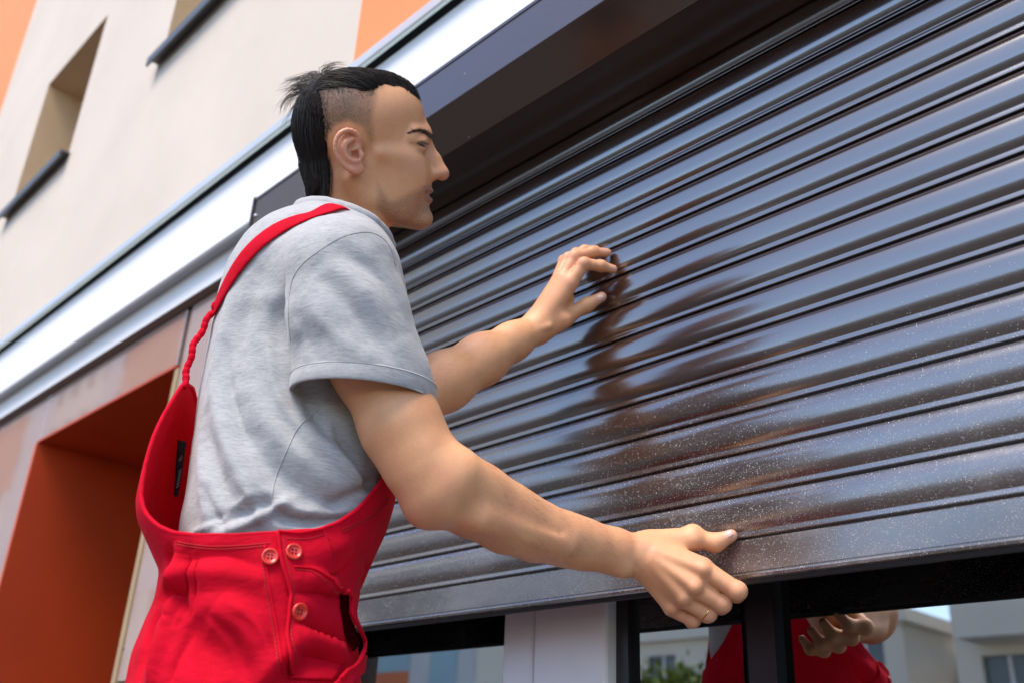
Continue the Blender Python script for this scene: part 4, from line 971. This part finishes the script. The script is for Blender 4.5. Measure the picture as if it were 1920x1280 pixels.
# sheets sewn on: cut by pixel outline, laid on the cloth
def sheet(name, poly, off, thick, mat, parent, step=4.0, bv=None):
    poly = np.asarray(poly, float); bv = bv or obv; x0, y0 = poly.min(0); x1, y1 = poly.max(0); gx = np.arange(x0, x1 + step, step); gy = np.arange(y0, y1 + step, step)
    X, Y = np.meshgrid(gx, gy); sd_ = poly_sd(X, Y, poly); idx = -np.ones(X.shape, int); V = []
    # pull grid points just outside on to the outline
    for j in range(len(gy)):
        for i in range(len(gx)):
            if sd_[j, i] < step * 1.05:
                x, y = X[j, i], Y[j, i]
                if sd_[j, i] > -step * .45:
                    best = None
                    for m in range(len(poly)):
                        a_ = poly[m]; e = poly[(m + 1) % len(poly)] - a_; t_ = np.clip(((np.array([x, y]) - a_) @ e) / (e @ e), 0, 1); q = a_ + e * t_; d_ = np.hypot(*(q - [x, y]))
                        if best is None or d_ < best[0]: best = (d_, q)
                    x, y = best[1]
                c = cast(bv, x, y, off)
                if c is not None: idx[j, i] = len(V); V.append(c[0])
    F = []
    for j in range(len(gy) - 1):
        for i in range(len(gx) - 1):
            q = [idx[j, i], idx[j + 1, i], idx[j + 1, i + 1], idx[j, i + 1]]
            if min(q) >= 0 and poly_sd(np.array(X[j, i] + step / 2), np.array(Y[j, i] + step / 2), poly) < step * .2: F.append(q)
    if not F: return None
    o = pydata(name, V, F, mat, parent, True)
    md = o.modifiers.new('t', 'SOLIDIFY'); md.thickness = thick; md.offset = 0
    return o
flap = sheet('button_flap', [(520, 998), (560, 1000), (600, 992), (612, 1010), (622, 1060), (634, 1106), (640, 1165), (646, 1230), (620, 1275), (540, 1275), (536, 1180), (540, 1110), (528, 1060)], .0036, .0022, MAT['red'], ov)
def line_tube(name, pts, rad, off, mat, n=40):
    L, _ = cast_line(obv, pts, n, off)
    if len(L) > 3:
        V, F = tube(L, rad, 8); return pydata(name, V, F, mat, ov, True)
line_tube('flap_edge', [(519, 998), (526, 1050), (540, 1110), (536, 1180), (540, 1262)], .0020, .0052, MAT['red'])
line_tube('flap_edge', [(520, 998), (560, 1000), (600, 992)], .0018, .0052, MAT['red'])
line_tube('seam', [(496, 1020), (502, 1080), (512, 1140), (522, 1200), (530, 1262)], .0012, .0004, MAT['red'])
line_tube('seam', [(548, 1064), (580, 1070), (610, 1085), (636, 1104)], .0012, .0056, MAT['red'])
dk = plain('gap_shade', (.03, .0005, .002), .95, spec=0.0)  # shade of pocket opening and button holes as a near-black red
sheet('gap_shade', [(631, 1106), (646, 1116), (644, 1150), (659, 1186), (667, 1208), (652, 1224), (637, 1182), (629, 1140)], .0056, .0006, dk, ov, 3.0)  # dark sheet on the cloth paints the shade inside the pocket
sheet('pocket_welt', [(636, 1104), (646, 1118), (644, 1150), (662, 1186), (671, 1208), (655, 1245), (624, 1275), (606, 1290), (640, 1290), (668, 1262), (674, 1222), (668, 1190), (655, 1160), (652, 1118)], .0085, .0022, MAT['red'], ov, 3.0)
line_tube('pocket_edge', [(637, 1104), (646, 1120), (644, 1150), (660, 1185), (669, 1210), (655, 1245), (624, 1276)], .0022, .0095, MAT['red'])
# rim fold of the overalls
rimp = OV[:NP]; L = np.vstack([rimp, rimp[:1]])
V, F = tube(L[::2] if len(L) % 2 else L, .0026, 8, cap=False); pydata('rim_binding', V, F, MAT['red'], ov, True)
thr = plain('red_thread', (.42, .004, .010), .8)
def stitches(pts, off, n=None):
    L, N2 = cast_line(obv, pts, 160, off)
    if len(L) < 8: return
    V = []; F = []; s_ = 0.0; last = L[0]; run = []
    for p in L:
        run.append(p); s_ += np.linalg.norm(p - last); last = p
        if s_ > .0030:
            if len(run) > 1:
                v_, f_ = tube(np.array([run[0], run[-1]]), .00055, 5); n0 = len(V); V += list(v_); F += [tuple(q + n0 for q in g) for g in f_]
            run = []; s_ = -.0012
    o = pydata('stitching', V, F, thr, ov); o['kind'] = 'stuff'
for dy in (9, 14): stitches([(330, 1006 + dy), (390, 1014 + dy), (450, 1013 + dy), (505, 1008 + dy)], .0004)
stitches([(529, 1006), (535, 1050), (548, 1110), (544, 1180), (548, 1250)], .0050)
stitches([(535, 1012), (575, 1012), (604, 1004)], .0050); stitches([(640, 992), (690, 968), (728, 930)], .0006); stitches([(643, 996), (693, 972), (730, 936)], .0006)
stitches([(551, 1070), (580, 1075), (608, 1090), (630, 1108)], .0050)
stitches([(489, 1020), (495, 1080), (505, 1140), (515, 1200), (523, 1262)], .0006)
# buttons
def button(px, py, off):
    c, n_ = cast(obv, px, py, off); s1 = nrm(np.cross(n_, [0, 0, 1])); s2 = np.cross(n_, s1); R_ = .0088
    V = []; F = []; rings = [(0, .0010), (.35, .0010), (.62, .0012), (.72, .0024), (.88, .0027), (1.0, .0015), (1.0, 0)]
    m = 28
    for r_, h in rings:
        for k in range(m): a_ = 2 * math.pi * k / m; V.append(c + (s1 * math.cos(a_) + s2 * math.sin(a_)) * R_ * max(r_, .01) + n_ * h)
    for i in range(len(rings) - 1):
        for k in range(m): F.append((i * m + k, i * m + (k + 1) % m, (i + 1) * m + (k + 1) % m, (i + 1) * m + k))
    o = pydata('button', V, F, MAT['red_button'], ov, True)
    for u, v in ((1, 1), (1, -1), (-1, 1), (-1, -1)):
        p = c + (s1 * u + s2 * v) * R_ * .2 + n_ * .0011; V, F = tube([p, p + n_ * .0003], .0009, 8); pydata('button_hole', V, F, dk, o)
button(506, 1044, .002); button(548, 1037, .0052); button(556, 1146, .0052)
# size tag inside the back panel
tagm = plain('black_tag', (.008, .008, .009), .7); tw_m = plain('tag_print', (.75, .75, .75), .7)
tg = sheet('size_tag', [(329, 822), (345, 826), (340, 870), (330, 930), (322, 928), (326, 870)], .003, .0006, tagm, ov, 3.0)
c48 = cast(obv, 332, 862, .0045)
if c48 is not None:
    c, n_ = c48; cu = bpy.data.curves.new('size_number', 'FONT'); cu.body = '48'; cu.size = .010; cu.align_x = 'CENTER'; cu.materials.append(tw_m)
    o = bpy.data.objects.new('size_number', cu); COL.objects.link(o)
    xr = nrm(FB - n_ * (FB @ n_)); up_ = np.cross(n_, xr); Mx = Matrix(((xr[0], up_[0], n_[0], c[0]), (xr[1], up_[1], n_[1], c[1]), (xr[2], up_[2], n_[2], c[2]), (0, 0, 0, 1)))
    dg = bpy.context.evaluated_depsgraph_get(); me = bpy.data.meshes.new_from_object(o.evaluated_get(dg)); bpy.data.objects.remove(o); me.transform(Mx); link('size_number', me, tw_m, ov)
    for k in range(6):
        c2 = cast(obv, 332 - k * .9, 880 + k * 6, .0042)
        if c2: box_c = c2[0]; V, F = tube([box_c - xr * .004, box_c + xr * .004], .0005, 6); pydata('tag_line', V, F, tw_m, ov)
# braces: gathered elastic from the back panel, then a flat band over the shoulder
sp = []; sn = []
for x, y in catmull([(402, 592), (422, 548), (446, 505), (478, 465), (518, 434), (560, 415), (600, 404), (624, 391), (644, 384)], 48):
    c = None
    for dx in (0, 3, 6, 10, 15, 22):
        c = cast(sbv, x + dx * .8, y + dx * .6, .0035)
        if c is not None: break
    if c is not None: sp.append(c[0]); sn.append(c[1])
sp = np.array(sp); k = np.hanning(17); k /= k.sum()
sm_ = lambda L: np.stack([np.convolve(np.pad(L[:, i], 8, mode='edge'), k, 'valid') for i in range(3)], 1)
sp = np.vstack([sp, sp[-1] + FB * .010 - RB * .014 - np.array([0, 0, .001]), sp[-1] + FB * .020 - RB * .034 - np.array([0, 0, .012])]); sn = np.vstack([np.array(sn), sn[-1], sn[-1]]); sp = sm_(sp); sn = sm_(sn)
q0 = rimp[np.argmin(np.linalg.norm(rimp - (C0 * np.array([1, 1, 0]) + FB * rim3[-1][0] + RB * rim3[-1][2] + np.array([0, 0, rim3[-1][1]])), axis=1))]
L = np.vstack([sp]); V, F = tube(L, .0125, 12, flat=([n_ for n_ in sn], .16)); st = pydata('shoulder_strap', V, F, MAT['red'], ov, True)
NE = 170
e = catmull([q0 + np.array([0, 0, -.006]), lerp(q0, sp[0], .5) - FB * .006, sp[0], sp[2]], NE)
ph_ = np.cumsum(rg0.uniform(.75, 1.25, NE)); ph_ = ph_ / ph_[-1] * 19 * math.pi
rad = .0058 + .0011 * np.abs(np.sin(ph_)) * rg0.uniform(.7, 1.2, NE)
e = e + np.outer(np.sin(ph_ * .5 + .5) * .0014, FB) + np.outer(np.cos(ph_ * .37) * .0012, RB)
V, F = tube(e, rad, 12, flat=([nrm(-FB * .9 + RB * .35) for _ in e], .62)); pydata('elastic', V, F, MAT['red'], ov, True)
pt_ = lerp(q0, sp[0], .42) + FB * .014 - RB * .03; V, F = tube([pt_, pt_ + np.array([.004, .006, .016])], .005, 8); pydata('yellow_tab', V, F, plain('yellow', (.7, .45, .05), .6), ov)
# ---- hair
b = NB('dark_hair'); b.set(color=(.015, .010, .009), rough=.55, ior=1.5); MAT['hair'] = b.m
HN = vnormals(HV, HF)
FRONT = [(711, 160), (725, 156), (738, 159), (752, 165), (765, 171), (778, 179), (791, 187)]
TOPP = [(590, 176), (610, 163), (646, 164), (688, 168), (706, 165)] + FRONT + [(830, 190), (800, 120), (660, 90), (560, 120), (540, 180)]
BACKP = [(590, 160), (600, 178), (606, 210), (609, 250), (613, 300), (619, 340), (614, 366), (603, 386), (588, 396), (560, 400), (520, 250), (545, 150)]
def hmask(x, y): return np.minimum(poly_sd(x, y, TOPP), poly_sd(x, y, BACKP))
hm = hmask(hx, hy) + 2.6 * vnoise(HV, 75, 13) + 2.0 * vnoise(HV, 240, 15); up_ok = HV[:, 1] > hl(600, 396)[1]
topm = poly_sd(hx, hy, TOPP) < 0
# under-layer: lifted copy of the scalp where the hair is long
lift = np.clip(-hm / 18, 0, 1); lift = smooth01(lift)
sel = (hm < 2.5) & up_ok & (np.abs(HV[:, 2]) < .090)
fsel = sel[HF].all(1); us = np.unique(HF[fsel]); rm = -np.ones(len(HV), int); rm[us] = np.arange(len(us))
thick = np.where(topm, .0045, .0060)[us] * lift[us] * (1 + .25 * vnoise(HV[us] * np.array([.5, 1, 1.0]), 140, 21)) + .0006
UV_ = HV[us] + HN[us] * thick[:, None]
b = NB('hair_under'); b.set(color=(.010, .007, .006), rough=.9, spec=.1)
hair = qmesh('hair', UV_ @ AX + H0, rm[HF[fsel]], b.m, man)
rg = np.random.default_rng(7)
cand = np.where((hm < -1.0) & up_ok)[0]
crown = hl(585, 172)
def strands(root, vel, steps, seglen, r0, lift0, droop, curl=.0, hug=True, seed=0):
    """grow strands over the scalp; all arguments per strand"""
    n = len(root); P = root.copy(); out = [P.copy()]; d = vel.copy()
    for s_ in range(steps):
        t_ = (s_ + 1) / steps
        if hug:
            c_ = hl(664, 238); rel = (P - c_) / np.array([.083, .078, .0745]); rad = np.linalg.norm(rel, axis=1, keepdims=True); nn = rel / np.array([.083, .078, .0745]); nn /= np.linalg.norm(nn, axis=1, keepdims=True)
            d = d - nn * (d * nn).sum(1, keepdims=True) * .9
        d = d + np.array([0, -1, 0]) * droop[:, None] + rg.normal(0, curl, (n, 3))
        d /= np.linalg.norm(d, axis=1, keepdims=True); P = P + d * seglen[:, None]; out.append(P.copy())
    return np.stack(out, 1)
def strand_mesh(S_, r0, name, parent, world=False, mat=None):
    n, m, _ = S_.shape; W_ = S_ if world else S_ @ AX + H0; T = np.gradient(W_, axis=1); T /= np.linalg.norm(T, axis=2, keepdims=True) + 1e-9
    a_ = np.cross(T, np.array([.3, .5, .8])); a_ /= np.linalg.norm(a_, axis=2, keepdims=True) + 1e-9; b_ = np.cross(T, a_)
    rr = r0[:, None] * np.clip(1.15 - np.linspace(0, 1, m) ** 2, .12, 1)[None]
    V = np.stack([W_ + (a_ * math.cos(k * 2.0944) + b_ * math.sin(k * 2.0944)) * rr[..., None] for k in range(3)], 2).reshape(-1, 3)
    base = (np.arange(n)[:, None] * m + np.arange(m - 1)[None]) * 3; F = []
    for k in range(3):
        k2 = (k + 1) % 3; F.append(np.stack([base + k, base + k2, base + 3 + k2, base + 3 + k], -1).reshape(-1, 4))
    return qmesh(name, V, np.concatenate(F), mat or MAT['hair'], parent)
# top: combed from the crown forwards, with a ragged fringe
ct = cand[topm[cand]]; pick = rg.choice(ct, 3000); root = HV[pick] + HN[pick] * (.001 + .006 * rg.random((3000, 1)) * lift[pick][:, None])
vel = np.array([1.0, .02, 0]) + np.stack([0 * root[:, 0], rg.normal(0, .12, 3000), np.sign(root[:, 2]) * .22 + rg.normal(0, .16, 3000)], 1) + HN[pick] * .25
S1 = strands(root, vel, 8, rg.uniform(.0030, .0062, 3000), None, None, np.full(3000, .07), .05)
# keep fringe strands from running down the forehead
tipx, tipy = head_px(S1[:, -1]); bad = (poly_sd(tipx, tipy, TOPP) > 7)
S1b = strands(root, vel, 8, rg.uniform(.0012, .0030, 3000), None, None, np.full(3000, .05), .05); tbx, tby = head_px(S1b[:, -1])
S1[bad] = S1b[bad]; keep = ~bad | (poly_sd(tbx, tby, TOPP) < 4)
strand_mesh(S1[keep], np.full(keep.sum(), .00034), 'hair_top', hair)
# back: straight down to the nape
cb = cand[~topm[cand] | (hx[cand] < 600)]; pick = rg.choice(cb, 4200); root = HV[pick] + HN[pick] * (.002 + .0075 * rg.random((4200, 1)) * lift[pick][:, None])
vel = np.array([-.12, -1.0, 0]) + rg.normal(0, .10, (4200, 3)) + HN[pick] * .10
S2 = strands(root, vel, 8, np.minimum(rg.uniform(.0035, .0070, 4200), np.clip((404 - hy[pick]) * .00074 / 8, .0006, 1) * rg.uniform(.8, 1.15, 4200)), None, None, np.full(4200, .12), .045)
tx, ty = head_px(S2[:, -1]); keep = (ty < 403 + rg.normal(0, 5, 4200)) & (hmask(tx, ty) < 14)
strand_mesh(S2[keep], np.full(keep.sum(), .00036), 'hair_back', hair)
# ragged ends over the nape
S2b = []
for i in range(900):
    u = rg.random(); sg_ = 1 if rg.random() < .7 else -1; xj = rg.normal(0, 5); y0 = rg.uniform(285, 350); y1 = 388 + rg.normal(0, 7) + 6 * math.sin(u * 9); ln = max(12, (y1 - y0) * rg.uniform(.6, 1))
    y1 = y0 + ln; P = []
    for k in range(8):
        yy = lerp(y0, y1, k / 7); xb = np.interp(yy, [285, 320, 360, 400], [556, 562, 575, 588]); xi = np.interp(yy, [285, 320, 360, 400], [612, 616, 616, 604]) + xj
        vs = np.interp(u, [0, .15, .5, 1], [.004, .020, .038, .050]) + .004 + .004 * math.sin(i * 1.7); P.append(hl(lerp(xb, xi, u) + rg.normal(0, .5), yy, sg_ * vs))
    S2b.append(P)
strand_mesh(np.array(S2b), np.full(900, .00036), 'hair_nape', hair)
# longer hair feathering into the clipped sides
cf_ = np.where((hm > -3) & (hm < 12) & (hx < 700) & up_ok & (buzz > .4))[0]; pick = rg.choice(cf_, 1100); root = HV[pick]
vel = HN[pick] * .35 + np.array([.05, -1.0, 0]) + rg.normal(0, .30, (1100, 3)); S2c = strands(root, vel, 4, rg.uniform(.0009, .0026, 1100) * np.clip(1.15 - hm[pick] / 14, .3, 1), None, None, np.full(1100, .1), .05); strand_mesh(S2c, np.full(1100, .00024), 'hair_fade', hair)
# tousled tuft standing off the crown
tuft = [((600, 165), (575, 148), (545, 150), (527, 163)), ((602, 168), (570, 158), (540, 165), (524, 172)), ((598, 172), (565, 165), (540, 178), (520, 205)), ((596, 178), (560, 172), (535, 190), (526, 215)), ((604, 160), (590, 142), (560, 146), (535, 152)),
        ((612, 158), (604, 135), (615, 124), (632, 122)), ((620, 156), (612, 132), (628, 121), (650, 123)), ((600, 180), (575, 178), (550, 200), (530, 235)), ((598, 176), (572, 160), (552, 160), (532, 178)), ((608, 156), (592, 136), (572, 140), (548, 146)), ((596, 184), (575, 190), (556, 215), (548, 240))]
S3 = []
for i in range(330):
    g_ = tuft[i % len(tuft)]; sc_ = rg.uniform(.55, 1.08); v0 = rg.normal(0, .016); P = np.array([hl(x + rg.normal(0, 2.6), y + rg.normal(0, 2.6), v0 * (1 - .3 * k) + rg.normal(0, .003)) for k, (x, y) in enumerate(g_)])
    P = P[0] + (P - P[0]) * sc_; S3.append(catmull(P, 9))
strand_mesh(np.array(S3), np.full(330, .00030), 'hair_tuft', hair)
# eyebrow hairs
bp = np.where(browm > .18)[0]; pick = rg.choice(bp, 900); root = HV[pick] + rg.normal(0, .0008, (900, 3)) * np.array([1, 1, .3])
vel = np.stack([np.full(900, -.85), .22 + rg.normal(0, .22, 900), np.sign(root[:, 2]) * .35], 1) + HN[pick] * .5
S4 = strands(root, vel, 4, np.full(900, .0012), None, None, np.full(900, .1), .05, hug=False); strand_mesh(S4, np.full(900, .00020), 'eyebrow', hair)
# clipped sides: short stubble
bz_ = np.where((buzz > .3) & (hm > -2) & up_ok)[0]; pick = rg.choice(bz_, 6500, p=(buzz * dens)[bz_] / (buzz * dens)[bz_].sum()); root = HV[pick] + rg.normal(0, .0007, (6500, 3))
vel = HN[pick] * .8 + np.array([-.3, -.7, 0]) + rg.normal(0, .25, (6500, 3))
S5 = strands(root, vel, 2, rg.uniform(.0005, .0010, 6500), None, None, np.full(6500, .05), .05, hug=False); strand_mesh(S5, np.full(6500, .00012), 'clipped_hair', hair)
# lashes
S6 = []
for ec, s_ in zip(EYE, (1, -1)):
    for i in range(60):
        az = math.radians(8 + 96 * i / 59); el = math.radians(11 - 9 * (i / 59) ** 2); dr_ = np.array([math.cos(el) * math.cos(az), math.sin(el), s_ * math.cos(el) * math.sin(az)])
        p = ec + dr_ * .0141; q = p + np.array([dr_[0], -.30, dr_[2]]) * rg.uniform(.0022, .0040); mid = (p + q) / 2 + np.array([0, -.0009, 0]); S6.append([p, mid, q])
strand_mesh(np.array(S6), np.full(len(S6), .00024), 'eyelashes', hair)
# fine hair on the forearms
AN = vnormals(AV, AF); bh = NB('arm_hair'); bh.set(color=(.22, .12, .065), rough=.5)
for a0, a1, cnt in ((A(850, 925, 1, t=te)[0], A(1185, 1040, 1, t=tt(1185))[0], 1500), (EL, WL, 700)):
    ax_ = a1 - a0; u_ = ((AV - a0) @ ax_) / (ax_ @ ax_); d_ = np.linalg.norm(AV - a0 - u_[:, None] * ax_, axis=1)
    cd = np.where((u_ > .05) & (u_ < .97) & (d_ < .06))[0]; pk = rg.choice(cd, cnt); R0 = AV[pk]; dirn_ = nrm(ax_) + AN[pk] * .35 + rg.normal(0, .28, (cnt, 3)) + np.array([0, 0, -.35]); dirn_ /= np.linalg.norm(dirn_, axis=1, keepdims=True)
    ln = rg.uniform(.005, .011, cnt)[:, None]; P1 = R0 + dirn_ * ln * .5; P2 = P1 + (dirn_ - AN[pk] * .3) * ln * .5
    strand_mesh(np.stack([R0, P1, P2], 1), np.full(cnt, .00006), 'arm_hair', man, True, bh.m)
# ---------------------------------------------------------------- across the street (seen in the shutter, the glossy panels and the panes)
def facade(name, label, x0, x1, y, h, wallm, winm, floors, bays, bands=(), depth=12, balcony=None, wfrac=.5):
    """a plain block whose street side has punched windows, built as sunk panes with frames"""
    r = empty(name, ((x0 + x1) / 2, y - depth / 2, 0)); tag(r, label, 'building')
    fh = h / floors; bw = (x1 - x0) / bays
    v = []; f = []
    def quad(a, b_, c, d): n = len(v); v.extend([a, b_, c, d]); f.append((n, n + 1, n + 2, n + 3))
    glass = []
    for i in range(bays):
        for k in range(floors):
            a, c = x0 + i * bw, x0 + (i + 1) * bw; d, e = k * fh, (k + 1) * fh
            wa, wc = a + bw * (1 - wfrac) / 2, c - bw * (1 - wfrac) / 2; wd, we = d + fh * .3, e - fh * .16
            quad((c, y, d), (a, y, d), (a, y, wd), (c, y, wd)); quad((c, y, we), (a, y, we), (a, y, e), (c, y, e))
            quad((wa, y, wd), (a, y, wd), (a, y, we), (wa, y, we)); quad((c, y, wd), (wc, y, wd), (wc, y, we), (c, y, we))
            for p, q in (((wa, wd), (wc, wd)), ((wc, wd), (wc, we)), ((wc, we), (wa, we)), ((wa, we), (wa, wd))):
                quad((p[0], y, p[1]), (q[0], y, q[1]), (q[0], y - .2, q[1]), (p[0], y - .2, p[1]))
            glass.append((wa, wc, wd, we))
    for (p, q) in (((x0, y), (x0, y - depth)), ((x0, y - depth), (x1, y - depth)), ((x1, y - depth), (x1, y))):
        quad((p[0], p[1], 0), (q[0], q[1], 0), (q[0], q[1], h), (p[0], p[1], h))
    pydata('wall', v, f, wallm, r)
    box('roof', x0 - .3, x1 + .3, y - depth - .3, y + .35, h + .002, h + .4, wallm, r)
    for (a, c, d, e) in glass:
        w = box('window', a, c, y - .21, y - .19, d, e, winm, r)
        box('frame', (a + c) / 2 - .04, (a + c) / 2 + .04, y - .19, y - .15, d, e, MAT['white_pvc'], w)
    for (a, c, d, e, m) in bands: box('coloured_panel', a, c, y + .01, y + .06, d, e, m, r)
    if balcony:
        for k in range(1, floors):
            for (a, c) in balcony:
                box('balcony', a, c, y + .02, y + 1.3, k * fh - .1, k * fh + .95, wallm, r)
    return r
cream = plain('cream_render', (.80, .74, .64), .9, .05, .6); greyw = plain('pale_grey_render', (.62, .62, .64), .9, .05, .6)
orange = plain('orange_render', (.70, .20, .09), .9, .05, .6); bluew = plain('pale_blue_render', (.36, .52, .60), .9, .05, .6)
dwin = plain('far_window', (.08, .10, .13), .1, .1, 2)
facade('terraced_house', 'cream house with stepped balconies reflected in the middle shop window pane', -26.5, -13.5, -28, 5.9, cream, dwin, 2, 5, balcony=[(-26, -21.5), (-19.5, -14.2)])
facade('low_house', 'low cream house under the open sky reflected in the right pane', -14.6, -8.8, -32, 4.8, cream, dwin, 2, 4)
facade('balcony_house', 'tall cream house with deep balconies reflected at the right edge', -11.2, 2, -26, 7.4, cream, dwin, 3, 5, balcony=[(-10.6, -4.8), (-3.6, 1.4)])
facade('office_block', 'grey office block with an orange and pale blue front reflected in the left pane', -58, -27.2, -25, 10.5, greyw, dwin, 3, 11, bands=[(-36.5, -33.4, .3, 5.05, orange), (-36.5, -33.4, 5.06, 7.0, bluew), (-32.0, -30.4, .4, 7.0, bluew), (-29.2, -27.4, .4, 9.5, cream), (-57, -46, 3.6, 7.0, orange)])
facade('apartment_block', 'long pale apartment block with orange panels mirrored in the glossy cladding', -110, -38, -20, 33, cream, dwin, 10, 26, bands=[(-58.5, -51, 22.2, 25.6, orange), (-69, -62, 16, 18.6, orange), (-88, -76, 19.2, 25, orange), (-50, -44, 9, 33, greyw), (-75.5, -70, 8, 33, greyw), (-61.5, -59, 9, 33, greyw)], wfrac=.55)
def tree(loc, h, rad, seed, label, mat_l, mat_b):
    rg = random.Random(seed); r = empty('street_tree', loc); tag(r, label, 'tree')
    v = []; f = []
    def limb(p, q, r0, r1, n=7):
        p = Vector(p); q = Vector(q); d = (q - p).normalized(); s1 = d.orthogonal().normalized(); s2 = d.cross(s1); b0 = len(v)
        for (c, rr) in ((p, r0), (q, r1)):
            for k in range(n): a = k * 2 * math.pi / n; v.append(c + (s1 * math.cos(a) + s2 * math.sin(a)) * rr)
        for k in range(n): f.append((b0 + k, b0 + (k + 1) % n, b0 + n + (k + 1) % n, b0 + n + k))
    base = Vector(loc); top = base + Vector((0, 0, h * .55)); limb(base, top, .16, .09)
    tips = []
    for i in range(14):
        a = rg.uniform(0, 6.28); q = base + Vector((0, 0, h * rg.uniform(.35, .55))); e = q + Vector((math.cos(a) * rad * .8, math.sin(a) * rad * .8, h * rg.uniform(.1, .4))); limb(q, e, .06, .02, 5); tips += [e, (q + e) / 2]
    pydata('trunk', v, f, mat_b, r)
    v2 = []; f2 = []
    for i in range(5200):
        c = Vector(rg.choice(tips)) + Vector((rg.gauss(0, rad * .28), rg.gauss(0, rad * .28), rg.gauss(0, rad * .25)))
        d = Vector((rg.uniform(-1, 1), rg.uniform(-1, 1), rg.uniform(-1, 1))).normalized(); s1 = d.orthogonal().normalized() * rg.uniform(.08, .16); s2 = d.cross(s1) * .6; n = len(v2)
        v2 += [c - s1, c + s2, c + s1, c - s2]; f2.append((n, n + 1, n + 2, n + 3))
    o = pydata('crown', v2, f2, mat_l, r)
leafm = plain('leaf', (.17, .22, .03), .5, .3, 3); barkm = plain('bark', (.09, .07, .05), .9)
tree((-15.9, -19, 0), 3.9, 1.0, 4, 'light green street tree reflected in the middle shop window pane', leafm, barkm)
